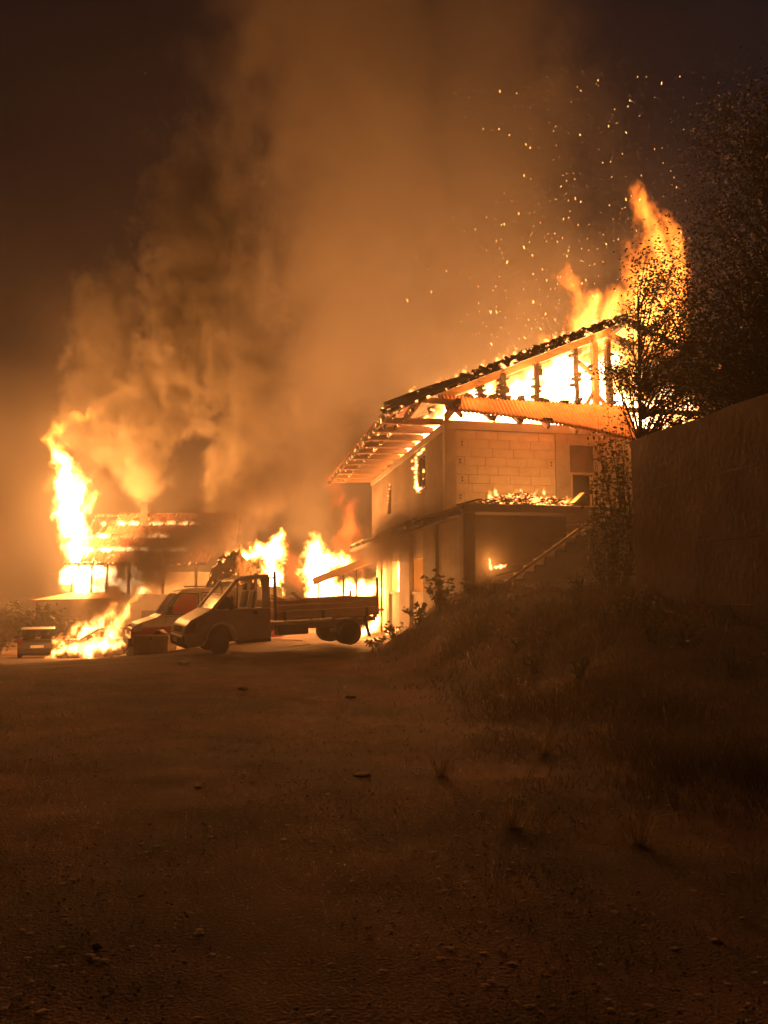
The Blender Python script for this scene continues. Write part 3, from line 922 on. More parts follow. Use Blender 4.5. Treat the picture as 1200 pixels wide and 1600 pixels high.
def hatchback(name, loc, rz, paint, label, burnt=False):
    t = empty(name, loc, (0, 0, rz), label, 'car')
    hw = 0.80
    tp = lambda x, z: 1.0 - 0.20 * max(0.0, z - 0.85) - 0.05 * max(0, abs(x) - 1.4)
    low = [(-1.88, 0.28), (-1.62, 0.24)] + arch(-1.22, 0.29, 0.34, 185, -5)[1:-1] + [(-0.85, 0.22), (0.85, 0.22)] + arch(1.22, 0.29, 0.34, 185, -5)[1:-1] + [(1.6, 0.22), (1.90, 0.26), (1.94, 0.52), (1.86, 0.70), (1.0, 0.88), (-1.80, 0.90), (-1.92, 0.80), (-1.93, 0.45)]
    MB().prism(low, -hw, hw, tp).build('body', paint, t, bevel=0.04)
    roof = [(0.30, 1.34), (0.10, 1.40), (-1.15, 1.42), (-1.55, 1.36), (-1.52, 1.31), (0.2, 1.30)]
    MB().prism(roof, -hw * .99, hw * .99, tp).build('roof', paint, t, bevel=0.03)
    for s in (-1, 1):
        for (x0, x1) in (((1.0, 0.88), (0.25, 1.33)), ((-0.15, 0.88), (-0.2, 1.33)), ((-1.15, 0.88), (-1.1, 1.33)), ((-1.80, 0.88), (-1.52, 1.34))):
            MB().bar((x0[0], s * hw * .975, x0[1]), (x1[0], s * hw * tp(0, x1[1]) * .97, x1[1]), 0.06, 0.08).build('pillar', paint, t)
        wheel('wheel', t, 1.22, s * 0.70, 0.29, 0.29, 0.17, M['steel'])
        wheel('wheel', t, -1.22, s * 0.70, 0.29, 0.29, 0.17, M['steel'])
        MB().prism([(-1.945, 0.62), (-1.80, 0.62), (-1.72, 0.92), (-1.85, 0.92)], s * 0.60, s * 0.80, None).build('tail_lamp', M['redlamp'], t)
        MB().prism([(1.66, 0.60), (1.93, 0.56), (1.88, 0.70), (1.62, 0.76)], s * 0.52, s * 0.782, None).build('headlight', M['lampglass'], t)
        MB().box((0.62, s * .92 - .07, 0.86), (0.72, s * .92 + .07, 1.0)).build('mirror', M['plastic'], t, bevel=0.02)
        if not burnt:
            MB().poly([(0.92, s * .775, 0.90), (-0.15, s * .775, 0.90), (-0.2, s * .725, 1.32), (0.28, s * .725, 1.32)]).build('side_window', M['glass'], t)
            MB().poly([(-0.2, s * .775, 0.90), (-1.12, s * .775, 0.90), (-1.08, s * .725, 1.32), (-0.22, s * .725, 1.32)]).build('side_window', M['glass'], t)
    for y in (-0.36, 0.36):
        for x in (-0.1, -1.05):
            MB().prism([(x, 0.5), (x + .12, 0.5), (x - .02, 1.02), (x - .12, 1.02)], y - .24, y + .24).build('seat_back', M['plastic'], t, bevel=.04)
            MB().lathe([(0.02, -.05), (0.11, -.04), (0.13, 0), (0.11, .04), (0.02, .05)], 'x', 12, (0, 0, 0)).build('headrest', M['plastic'], t) if False else None
            hr = MB()
            for v in bmesh.ops.create_uvsphere(hr.bm, u_segments=12, v_segments=8, radius=0.5)['verts']:
                v.co = Vector((v.co.x * .12, v.co.y * .28, v.co.z * .22)) + Vector((x - .08, y, 1.10))
            hr.build('headrest', M['plastic'], t, smooth=True)
    if not burnt:
        MB().poly([(-1.79, -.66, 0.92), (-1.79, .66, 0.92), (-1.53, .60, 1.32), (-1.53, -.60, 1.32)]).build('rear_window', M['glass'], t)
        MB().poly([(1.0, -.70, 0.90), (1.0, .70, 0.90), (0.28, .62, 1.32), (0.28, -.62, 1.32)]).build('windscreen', M['glass'], t)
    MB().prism([(-1.99, 0.30), (-1.86, 0.26), (-1.86, 0.52), (-1.96, 0.52)], -0.78, 0.78).build('bumper', M['plastic'], t, bevel=.03)
    MB().box((-1.975, -.27, 0.56), (-1.955, .27, 0.68)).build('number_plate', M['white'], t)
    MB().tube([(-1.55, 0.0, 1.40, .012), (-1.9, 0, 1.42, .006)], 5).build('aerial', M['plastic'], t) if not burnt else None
    return t


# rear view of the parked hatchback at the far left; a red car burning beside it
hatchback('parked_hatchback', (-16.25, 35.3, ground_z(-16.25, 35) - 0.02), R(114), M['grey'], 'dark hatchback seen from behind at the far left of the yard')
hatchback('burning_car', (-12.55, 33.9, ground_z(-12.6, 34) - 0.03), R(196), M['burnt'], 'burnt out car wrapped in flames beside the parked hatchback', True)
hatchback('red_car', (-14.6, 37.2, ground_z(-14.6, 37.0) - 0.02), R(182), M['red'], 'red car half hidden between the dark hatchback and the burning car')

# pale chest in front of the van
def make_chest():
    t = empty('storage_chest', (-6.98, 22.95, ground_z(-7, 23) - 0.02), (0, 0, R(-10)), 'pale storage chest with a latch standing before the van', 'chest')
    MB().box((-0.56, -0.3, 0.0), (0.56, 0.3, 0.50)).build('box', M['palewood'], t, bevel=0.02)
    MB().box((-0.575, -0.315, 0.505), (0.575, 0.315, 0.57)).build('lid', M['palewood'], t, bevel=0.015)
    MB().box((-0.05, -0.335, 0.44), (0.05, -0.302, 0.54)).build('latch', M['steel'], t)
    for x in (-0.45, 0.45):
        MB().box((x - .04, -0.312, 0.02), (x + .04, -0.302, 0.49)).build('corner_batten', M['palewood'], t)


make_chest()

# planks and litter lying in the yard
def plank(px, py, Y, L, ang, w=0.11, m='palewood', label=None):
    p = P(px, py, Y)
    z = ground_z(p.x, Y) + 0.035
    o = MB().bar((-L / 2, 0, 0), (L / 2, 0, random.uniform(-.03, .05)), w, 0.03, jit=0.12, seg=4).build('plank', M[m])
    o.location = (p.x, Y, z)
    o.rotation_euler = (0, 0, R(ang))
    tag(o, label, 'plank', 'planks scattered on the yard')


def at_ground(px, py):
    """where the view ray through a pixel meets the ground"""
    lo, hi = 1.5, 60.0
    for _ in range(200):
        q = P(px, py, lo)
        if q.z <= ground_z(q.x, q.y):
            break
        lo *= 1.02
    return q


for px, py, L, ang, lab in ((286, 1040, 0.75, -62, 'pale plank pointing at the viewer before the truck front'),
                            (280, 1021, 0.9, 12, 'short pale board lying beside the storage chest'),
                            (306, 1017, 0.8, 8, 'pale board just left of the truck shadow'),
                            (345, 1011, 1.3, 4, 'long pale board under the truck bumper'),
                            (395, 1008, 0.9, -8, 'board lying beneath the truck cab'),
                            (425, 1004, 0.7, 15, 'board under the rear of the truck cab'),
                            (455, 1003, 0.8, -12, 'board below the truck fuel tank'),
                            (468, 1012, 0.6, 30, 'short board ahead of the truck rear wheels')):
    q = at_ground(px, py)
    plank(px, py, q.y, L, ang, label=lab)

# ------------------------------------------------------------------ charred haystack, pole, shed
def make_haystack():
    c = P(363, 920, 30)
    t = empty('haystack', (c.x, 30, ground_z(c.x, 30)), (0, 0, 0), 'round charred haystack flecked with embers behind the truck cab', 'haystack')
    bm = bmesh.new()
    bmesh.ops.create_icosphere(bm, subdivisions=5, radius=1)
    for v in bm.verts:
        n = 0.10 * noise.noise(v.co * 3.0) + 0.05 * noise.noise(v.co * 9) + 0.02 * noise.noise(v.co * 22)
        v.co = Vector((v.co.x * 1.30, v.co.y * 1.2, v.co.z * 3.45 if v.co.z > 0 else v.co.z * .2)) * (1 + n)
        v.co.x *= 1 + 0.05 * (v.co.z < 1.2)
    me = bpy.data.meshes.new('hay_mound')
    bm.to_mesh(me)
    bm.free()
    for p in me.polygons:
        p.use_smooth = True
    link('hay_mound', me, t, M['hay'])
    m = MB()
    for k in range(500):
        a, b_ = random.uniform(0, 2 * math.pi), random.uniform(0.05, 1.4)
        d = Vector((math.cos(a) * math.cos(b_) * 1.30, math.sin(a) * math.cos(b_) * 1.2, math.sin(b_) * 3.45))
        e = d.normalized() + Vector([random.uniform(-.8, .8) for _ in range(3)])
        m.bar(d * 0.97, d * 0.99 + e * random.uniform(.05, .16), 0.012, 0.012)
    m.build('straw', M['hay'], t, kind='stuff')


make_haystack()

pp = P(373, 900, 34)
po = MB().tube([(0, 0, 0, .055), (0, 0, 5.6, .04)], 8).build('utility_pole', M['char'])
po.location = (pp.x, 34, ground_z(pp.x, 34) - .1)
tag(po, 'thin dark pole rising behind the charred haystack', 'pole')


def make_shed():
    o0 = P(540, 950, 29)
    t = empty('burning_shed', (o0.x, 29, 0), (0, 0, 0), 'open lean-to shed on thin posts burning behind the truck bed', 'shed')
    a, b_ = Vector((-1.25, -0.2, 1.92)), Vector((1.55, -0.2, 2.98))
    MB().bar(a, b_, 0.22, 0.26, jit=0.10, seg=14).build('roof_beam', M['wood'], t)
    m = MB()
    for k in range(7):
        y = 0.1 + k * 0.42
        MB().bar(a + Vector((0, y + .2, 0.14)), b_ + Vector((0, y + .2, 0.14)), 0.36, 0.05, jit=0.08, seg=8).build('roof_board', M['hotchar'] if k % 2 else M['wood'], t)
    for x, z in ((-1.05, 1.85), (-0.08, 2.2), (0.42, 2.4), (1.4, 2.75)):
        MB().bar((x, -0.2, -0.1), (x, -0.2, z), 0.07, 0.07, jit=0.1, seg=6).build('post', M['char'], t)
        MB().bar((x + .1, 2.6, -0.1), (x + .1, 2.6, z), 0.07, 0.07, jit=0.1, seg=6).build('post', M['char'], t)
    MB().bar((-1.1, -0.2, 0.75), (1.5, -0.2, 0.85), 0.05, 0.09, jit=.1, seg=8).build('rail', M['char'], t)


make_shed()

# ------------------------------------------------------------------ the house burning further back on the left
def make_far_house():
    g = -1.75
    t = empty('far_burning_house', (-19.3, 45, g), (0, 0, R(-3)), 'distant house whose tiled roof burns in rows at the left', 'house')
    LX, DY = 8.6, 3.6
    e0, r0 = 5.0, 8.3        # eave and ridge height above its ground
    sl = lambda f: (-0.2 + (DY + .2) * f, e0 + (r0 - e0) * f)
    MB().box((0.3, 0.4, 0), (LX, 0.65, 3.1)).build('front_wall', M['plaster'], t)
    MB().box((0.3, 0.66, 0), (0.55, 7.0, 4.6)).build('side_wall', M['plaster'], t)
    MB().box((0.56, 7.0, 0), (LX, 7.2, 4.6)).build('rear_wall', M['sootwall'], t)
    for x in (0.4, 1.6, 2.55, 3.9, 6.0, 8.0):
        MB().bar((x, 0.2, 3.1), (x, 0.2, e0), 0.13, 0.13, jit=.1, seg=4).build('post', M['char'], t)
    MB().bar((0, 0.0, e0 - .08), (LX, 0.0, e0 - .08), 0.14, 0.16, jit=.1, seg=20).build('eave_beam', M['hotchar'], t)
    MB().bar((0.2, DY, r0 - .08), (LX, DY, r0 - .08), 0.14, 0.16, jit=.1, seg=20).build('ridge_beam', M['hotchar'], t)
    for k in range(11):
        x = 0.2 + k * 0.8
        y0, z0 = sl(-.04)
        y1, z1 = sl(1.0)
        MB().bar((x, y0, z0 - .12), (x, y1, z1 - .12), 0.09, 0.13, jit=.1, seg=6).build('rafter', M['hotchar'], t)
        MB().bar((x, DY * 2, e0), (x, DY, r0 - .14), 0.09, 0.13).build('rafter', M['char'], t) if k % 2 == 0 else None
    bands = ((0.00, 0.19), (0.29, 0.46), (0.56, 0.73), (0.84, 1.0))
    for bi, (f0, f1) in enumerate(bands):
        x = 0.9 + bi * 0.28
        while x < LX - .6:
            L = random.uniform(1.6, 3.4)
            m = MB()
            nx_ = int(L / 0.12)
            rows = []
            for j in range(4):
                f = f0 + (f1 - f0) * j / 3
                y, z = sl(f)
                rows.append([m.bm.verts.new((x + i * 0.12, y, z + (0.05 if i % 2 else 0) + 0.03 * (j % 2))) for i in range(nx_)])
            for j in range(3):
                for i in range(nx_ - 1):
                    edge = (j in (0, 2)) and noise.noise(Vector((x + i * .35, bi * 3.1 + j, 0))) > 0.30
                    if edge or random.random() < 0.015:
                        continue
                    m.bm.faces.new((rows[j][i], rows[j][i + 1], rows[j + 1][i + 1], rows[j + 1][i]))
            o = link('tile_strip', m.mesh('tile_strip'), t, M['hottile'])
            o['kind'] = 'stuff'
            x += L - 0.1
    # low porch roof in front
    m = MB()
    m.poly([(-1.1, -1.6, 2.70), (3.9, -1.6, 2.80), (3.6, 0.35, 3.15), (0.4, 0.35, 3.15)], 0.08)
    m.build('porch_roof', M['tile'], t, label='low orange porch roof')
    for x in (-0.8, 3.6):
        MB().bar((x, -1.5, 0), (x, -1.5, 2.7), 0.12, 0.12).build('porch_post', M['wood'], t)
    MB().box((3.3, DY - .4, r0 - .3), (3.75, DY + .1, r0 + .75)).build('chimney', M['burnt'], t)
    for x in (1.3, 4.6, 7.5):
        w = MB().box((x, 0.36, 1.0), (x + 0.95, 0.40, 2.2)).build('window', M['palewood'], t)
        MB().box((x + .07, 0.345, 1.07), (x + 0.88, 0.358, 2.13)).build('pane', M['darkglass'], w)


make_far_house()

# ------------------------------------------------------------------ plants
def leaf_mesh(name, centres, size, flat=0.5, aspect=0.5):
    """one leaf-sized rhombus per centre, random lie"""
    c = np.asarray(centres, float)
    n = len(c)
    a = rng.normal(size=(n, 3))
    a[:, 2] *= flat
    a /= np.linalg.norm(a, axis=1)[:, None]
    b = np.cross(a, rng.normal(size=(n, 3)))
    b /= np.linalg.norm(b, axis=1)[:, None]
    k = np.cross(a, b)
    s = size * rng.uniform(0.6, 1.3, n)[:, None]
    v = np.stack([c - a * s, c + b * s * aspect + k * s * .15, c + a * s, c - b * s * aspect + k * s * .15], 1).reshape(-1, 3)
    me = bpy.data.meshes.new(name)
    me.from_pydata(v.tolist(), [], np.arange(4 * n).reshape(n, 4).tolist())
    return me


def limb_pts(p, d, L, r0, r1, seg=6, wob=0.18):
    pts = []
    p = Vector(p)
    d = Vector(d).normalized()
    for i in range(seg + 1):
        f = i / seg
        pts.append((p.x, p.y, p.z, r0 + (r1 - r0) * f))
        d = (d + Vector([random.uniform(-wob, wob) for _ in range(3)])).normalized()
        p = p + d * (L / seg)
    return pts


def make_tree(name, base, height, lean, crown, nleaf, leafsize, label, trunk_r=0.1, clumps=60, group=None, mname='leaf', spread=0.35, feather=False):
    """crown: list of (centre offset xyz, radius xyz) ellipsoids the twigs grow into"""
    t = empty(name, base, (0, 0, 0), label, 'tree', group)
    d = Vector(lean)
    tp = limb_pts((0, 0, -0.2), d, height * 0.8, trunk_r, trunk_r * .22, 10, 0.05)
    MB().tube(tp, 8).build('trunk', M['bark'], t, smooth=True)
    tw = MB()
    cs = []
    for k in range(clumps):
        c, r = random.choices(crown, [q[1][0] * q[1][1] * q[1][2] for q in crown])[0]
        while True:
            u = Vector([random.uniform(-1, 1) for _ in range(3)])
            if 0.25 < u.length < 1:
                break
        e = Vector([c[i] + u[i] * r[i] for i in range(3)])
        # start on the trunk below
        tz = [q for q in tp if q[2] < e.z - 0.15] or [tp[1]]
        s = Vector(random.choice(tz[-4:])[:3])
        mid = s.lerp(e, .55) + Vector((random.uniform(-.2, .2), random.uniform(-.2, .2), random.uniform(-.1, .25)))
        tw.tube([(*s, .025), (*mid, .015), (*e, .005)], 4)
        for q in range(int(nleaf / clumps)):
            f = random.random() ** 0.6
            base_ = mid.lerp(e, f * 1.15)
            if feather:
                off = Vector((random.gauss(0, 1) * spread, random.gauss(0, 1) * spread, random.gauss(0, .32) * spread))
            else:
                off = Vector([random.gauss(0, 1) * spread for _ in range(3)])
            cs.append(base_ + off)
    tw.build('branches', M['bark'], t)
    link('crown', leaf_mesh('crown', cs, leafsize), t, M[mname])
    return t


b0 = P(1003, 660, 18.2)
gz = 1.9
make_tree('slender_tree', (b0.x, 18.2, gz), 8.6, (0.01, 0, 1),
          [((0.35, 0, 5.2), (1.2, 1.1, 1.3)), ((0.55, 0, 7.0), (0.75, .7, 1.5)), ((1.0, 0, 4.3), (1.2, 1.0, .7)), ((0.0, 0, 4.9), (0.9, .7, .5)), ((1.9, 0, 4.6), (1.2, 1.0, 1.0)), ((1.7, 0, 6.0), (.9, .9, 1.3))],
          15000, 0.045, 'slender leafy tree silhouetted against the roof flames', 0.10, 110, None, 'leaf', 0.24, True)
make_tree('tall_dark_tree', (7.9, 14.6, 0.6), 14.0, (0.02, 0, 1),
          [((-1.5, 0, 6.6), (1.2, 1.2, 2.4)), ((0.0, 0, 8.0), (1.9, 1.8, 3.2)), ((-0.6, 0, 5.9), (1.5, 1.4, 1.3)), ((0.6, 0, 6.0), (1.8, 1.6, 2.0)), ((-.1, 0, 10.2), (1.3, 1.2, 1.6))],
          36000, 0.038, 'tall dim tree at the right edge beyond the concrete wall', 0.13, 260, None, 'leaf', 0.27)
make_tree('broad_dark_tree', (9.6, 16.8, 0.8), 12.0, (0.0, 0, 1),
          [((0.0, 0, 7.4), (2.2, 2.0, 3.5)), ((-1.0, 0, 5.4), (1.9, 1.4, 1.4))],
          18000, 0.042, 'broad dark tree at the right edge behind the tall dim one', 0.22, 110, None, 'leaf', 0.42)


def make_bush(name, base, rad, n, size, label, cat='bush', group=None, mname='leaf', stems=9):
    t = empty(name, base, (0, 0, 0), label, cat, group)
    st = MB()
    cs = []
    for k in range(stems):
        a = random.uniform(0, 2 * math.pi)
        q = random.uniform(.2, 1)
        e = Vector((math.cos(a) * rad[0] * q, math.sin(a) * rad[1] * q, rad[2] * random.uniform(.55, 1.0)))
        pts = [(0, 0, -0.1, .018), (*(e * .5 + Vector((0, 0, .15 * rad[2]))), .011), (*e, .003)]
        st.tube(pts, 4)
        for i in range(n // stems):
            f = random.uniform(.25, 1.05)
            p = (Vector(pts[1][:3]) if f > .5 else Vector((0, 0, 0))).lerp(e if f > .5 else Vector(pts[1][:3]), (f - .5) * 2 if f > .5 else f * 2)
            cs.append(p + Vector([random.gauss(0, 1) * 0.11 * max(rad[:2]) for _ in range(3)]))
    st.build('stems', M['bark'], t)
    link('foliage', leaf_mesh('foliage', cs, size), t, M[mname])


for px, Y, rad, n, size, lab in ((60, 41, (1.9, 1.2, 2.6), 1500, .14, 'dim bush beyond the dark hatchback roof'),
                                 (100, 43, (1.6, 1.1, 2.4), 1200, .14, 'dim bush below the porch of the distant house'),
                                 (8, 42, (1.9, 1.2, 2.9), 1500, .15, 'tall dim bush at the left edge behind the dark hatchback')):
    x = (px - 600) / _F * Y
    make_bush('bush', (x, Y, ground_z(x, Y)), rad, n, size, lab, group='bushes behind the parked car')

# weeds along the crest of the bank, standing out against the lit wall
for px, Y, rad, n, size, lab in ((686, 17.6, (0.55, .4, 1.05), 190, .075, 'taller leafy weed standing dark against the lit house wall'),
                                 (655, 18.2, (0.45, .3, .55), 110, .07, 'low weed just left of the tall leafy weed'),
                                 (618, 19.3, (0.40, .3, .45), 110, .06, 'low weed at the foot of the middle house pier'),
                                 (585, 20.0, (0.45, .3, .38), 130, .055, 'low weed lit bright behind the truck rear wheel'),
                                 (735, 17.2, (0.5, .4, .40), 120, .06, 'small weed on the bank crest under the house corner')):
    x = (px - 600) / _F * Y
    make_bush('bank_weed', (x, Y, ground_z(x, Y) - .03), rad, n, size, lab, 'weed', 'weeds on the bank crest', 'ivy', 8)

for k in range(22):
    Y = random.uniform(8.5, 18.5)
    wall = 5.06 + (15 - Y) * .2287 if Y < 15.3 else 5.5
    x = random.uniform(1.3 + (18.5 - Y) * .12, wall - .4)
    make_bush('slope_weed', (x, Y, ground_z(x, Y) - .03), (random.uniform(.2, .45), .3, random.uniform(.2, .5)), 60, .04, 'low dim weed growing on the dark bank slope', 'weed', 'weeds growing on the bank slope', 'ivy', 7)

# climber hanging down beside the wall end
def make_climber():
    a = P(958, 900, 16.6)
    t = empty('climber', (a.x, 16.6, ground_z(a.x, 16.6)), (0, 0, 0), 'leafy climber covering the gap between house and concrete wall', 'climber')
    st = MB()
    cs = []
    for k in range(26):
        x = random.uniform(-0.45, 0.42)
        top = random.uniform(1.5, 3.9) + (0.5 if x > 0.1 else 0)
        top = min(top, 4.0)
        pts = [(x * .5, 0, -0.1, .018)]
        for i in range(1, 7):
            f = i / 6
            pts.append((x + .12 * math.sin(f * 5 + k), random.uniform(-.15, .15), top * f, .016 * (1 - f) + .003))
        st.tube(pts, 4)
        for i in range(105):
            f = random.uniform(.05, 1.0)
            j = min(5, int(f * 6))
            p = Vector(pts[j][:3]).lerp(Vector(pts[j + 1][:3]), f * 6 - j)
            cs.append(p + Vector((random.gauss(0, .12), random.gauss(0, .12), random.gauss(0, .10))))
    st.build('stems', M['bark'], t)
    link('foliage', leaf_mesh('foliage', cs, .05), t, M['ivy'])


make_climber()

# grass on the bank and thin grass in the foreground (uncountable)
def grass(name, n, region, hgt, wid, label, keep):
    x0, x1, y0, y1 = region
    vs, fs = [], []
    k = 0
    for _ in range(n):
        y = y0 + (y1 - y0) * random.random() ** 1.15
        x = random.uniform(x0, x1)
        q = keep(x, y)
        if random.random() > q:
            continue
        z = ground_z(x, y) - 0.01
        h = hgt * random.uniform(.3, 1.2) * (0.5 + q) * (1.0 + 0.9 * max(-.6, noise.noise(Vector((x * 1.1, y * 1.1, 6))) * 1.6))
        a = random.uniform(0, 2 * math.pi)
        ln = random.uniform(.2, 1.3) * h
        dx, dy = math.cos(a) * wid, math.sin(a) * wid
        b_ = random.uniform(0, 2 * math.pi)
        lx, ly = math.cos(b_) * ln, math.sin(b_) * ln
        vs += [(x - dx, y - dy, z), (x + dx, y + dy, z), (x + dx * .7 + lx * .35, y + dy * .7 + ly * .35, z + h * .6), (x - dx * .7 + lx * .35, y - dy * .7 + ly * .35, z + h * .6), (x + lx, y + ly, z + h)]
        fs += [(k, k + 1, k + 2, k + 3), (k + 3, k + 2, k + 4)]
        k += 5
    me = bpy.data.meshes.new(name)
    me.from_pydata(vs, [], fs)
    o = link(name, me, None, M['grass'])
    tag(o, label, 'grass', kind='stuff')


def bank_keep(x, y):
    e = (-0.8 + (y - 19) * 0.8) if y > 19 else (0.4 + (y - 10) / 9 * -1.2 if y > 10 else 0.4 + (10 - y) * .22)
    wall = 5.06 + (15 - y) * 0.2287
    if x > wall - .05 and y < 15.2:
        return 0
    q = sstep((x - e + .4 + .5 * noise.noise(Vector((x * .9, y * .9, 5)))) / 3.0)
    return q * (0.30 + 0.70 * sstep(noise.noise(Vector((x * .9, y * .9, 2))) * 1.7 + .5))


def fore_keep(x, y):
    lim = -0.4 + 0.06 * y
    q = 0.85 * sstep((x - lim) / 1.4) + 0.07
    return q * sstep(noise.noise(Vector((x * 1.1, y * 1.1, 4))) * 1.8 + .5) * (0 if x > 5.06 + (15 - y) * .2287 - .05 else 1)


grass('bank_grass', 110000, (-1, 6.9, 4.0, 20.0), 0.15, .0045, 'dark dry grass covering the bank on the right', bank_keep)
grass('yard_grass', 60000, (-5, 5, 2.0, 10.0), 0.042, .0018, 'short sparse grass over the foreground yard', fore_keep)


def tuft(px, py, h, n, label):
    q = at_ground(px, py)
    t = MB()
    for k in range(n):
        a = random.uniform(0, 2 * math.pi)
        r = random.uniform(0, .07)
        L = h * random.uniform(.6, 1.1)
        o = Vector((math.cos(a), math.sin(a), 0))
        p0, p1, p2 = o * r, o * (r + L * random.uniform(.2, .45)) + Vector((0, 0, L * .7)), o * (r + L * random.uniform(.5, 1.1)) + Vector((0, 0, L * random.uniform(.75, 1)))
        s = Vector((-o.y, o.x, 0)) * .0028
        v = [t.bm.verts.new(c) for c in (p0 - s, p0 + s, p1 + s, p1 - s, p2)]
        t.bm.faces.new((v[0], v[1], v[2], v[3]))
        t.bm.faces.new((v[3], v[2], v[4]))
    o = t.build('grass_tuft', M['straw'])  # tufts take the paler colour painted for front light
    o.location = (q.x, q.y, ground_z(q.x, q.y) - .01)
    tag(o, label, 'grass tuft', 'grass tufts standing out of the foreground')


tuft(800, 1295, .22, 60, 'wide low grass tuft in the right middle of the yard')
tuft(995, 1325, .26, 55, 'upright grass tuft farthest right in the dark foreground')
tuft(850, 1180, .30, 60, 'grass tuft on the lower bank above the wide low tuft')
tuft(690, 1215, .22, 50, 'grass tuft at the foot of the bank left of the others')

# stones and leaf litter
def scatter(name, n, m, size, label, region, flat, cat):
    vs, fs = [], []
    k = 0
    x0, x1, y0, y1 = region
    for _ in range(n):
        y = y0 + (y1 - y0) * random.random() ** 1.7
        x = random.uniform(x0, x1) * (0.35 + 0.65 * y / y1)
        if noise.noise(Vector((x * .8, y * .8, 9))) < random.uniform(-.5, .25):
            continue
        s = size * random.uniform(.35, 1.3) ** 2
        z = ground_z(x, y) + s * flat * .3 + .006
        a = random.uniform(0, 6.28)
        ring = []
        nv = 5
        for i in range(nv):
            b_ = a + i * 2 * math.pi / nv
            ring.append((x + math.cos(b_) * s * random.uniform(.6, 1.1), y + math.sin(b_) * s * random.uniform(.4, .9), z + random.uniform(-.2, .3) * s * (flat + .2)))
        vs += ring + [(x + random.uniform(-.2, .2) * s, y, z + s * flat)]
        fs += [(k + i, k + (i + 1) % nv, k + 5) for i in range(nv)]
        k += 6
    me = bpy.data.meshes.new(name)
    me.from_pydata(vs, [], fs)
    tag(link(name, me, None, M[m]), label, cat, kind='stuff')


scatter('gravel', 17000, 'stone', .0085, 'small stones strewn over the bare yard', (-7, 3.2, 2.2, 15), .55, 'gravel')
scatter('fallen_leaves', 3600, 'litter', .016, 'dry fallen leaves strewn over the yard', (-6, 4.0, 2.2, 16), .12, 'leaves')


def clod(px, py, s, m, label, cat, flat=.6, name='stone'):
    q = at_ground(px, py)
    bm = bmesh.new()
    bmesh.ops.create_icosphere(bm, subdivisions=3, radius=1)
    sd = random.uniform(0, 90)
    for v in bm.verts:
        v.co *= 1 + .30 * noise.noise(v.co * 1.6 + Vector((sd, 0, 0))) + .10 * noise.noise(v.co * 5)
        v.co = Vector((v.co.x * s, v.co.y * s * .8, v.co.z * s * flat))
    me = bpy.data.meshes.new(name)
    bm.to_mesh(me)
    bm.free()
    for p in me.polygons:
        p.use_smooth = True
    o = link(name, me, None, M[m])
    o.location = (q.x, q.y, ground_z(q.x, q.y) + s * flat * .35)
    tag(o, label, cat)


clod(152, 1487, .02, 'stone', 'round stone half sunk in the lower left foreground', 'stone')
clod(380, 1078, .085, 'litter', 'pale scrap lying on the yard before the truck', 'scrap', .35, 'scrap')
clod(548, 1091, .085, 'litter', 'pale scrap at the foot of the bank', 'scrap', .4, 'scrap')
clod(566, 1215, .07, 'litter', 'flat pale scrap below the bank in mid yard', 'scrap', .25, 'scrap')
clod(310, 1237, .03, 'litter', 'small pale stone in the middle of the yard', 'stone', .4)
clod(1120, 1478, .026, 'litter', 'bright crumpled scrap in the lower right foreground', 'scrap', .35, 'scrap')
clod(1055, 1487, .020, 'litter', 'flat scrap left of the bright crumpled one', 'scrap', .18, 'scrap')
clod(310, 1468, .026, 'litter', 'torn leafy scrap in the lower middle foreground', 'scrap', .15, 'scrap')

# ------------------------------------------------------------------ fire, smoke, sparks, haze
def vol_mat(name, emit=None, strength=0.0, scatter=0.0, albedo=(0.8, 0.8, 0.8), hot=None):
    m = bpy.data.materials.new(name)
    m.use_nodes = True
    t = m.node_tree
    t.nodes.clear()
    out = t.nodes.new('ShaderNodeOutputMaterial')
    a = N(t, 'ShaderNodeAttribute', attribute_name='density').outputs['Fac']
    if emit:
        mu = N(t, 'ShaderNodeMath', {0: a, 1: strength}, operation='MULTIPLY').outputs[0]
        c = None
        if hot:
            cr = N(t, 'ShaderNodeValToRGB', {'Fac': a})
            cr.color_ramp.elements[0].position = hot[1]
            cr.color_ramp.elements[1].position = hot[2]
            cr.color_ramp.elements[0].color = (*emit, 1)
            cr.color_ramp.elements[1].color = (*hot[0], 1)
            e = N(t, 'ShaderNodeEmission', {'Color': cr.outputs[0], 'Strength': mu})
        else:
            e = N(t, 'ShaderNodeEmission', {'Color': (*emit, 1), 'Strength': mu})
        t.links.new(e.outputs[0], out.inputs['Volume'])
    else:
        mu = N(t, 'ShaderNodeMath', {0: a, 1: scatter}, operation='MULTIPLY').outputs[0]
        e = N(t, 'ShaderNodeVolumePrincipled', {'Color': (*albedo, 1), 'Density': mu, 'Anisotropy': 0.15})
        e.inputs['Density Attribute'].default_value = ''
        t.links.new(e.outputs[0], out.inputs['Volume'])
    return m


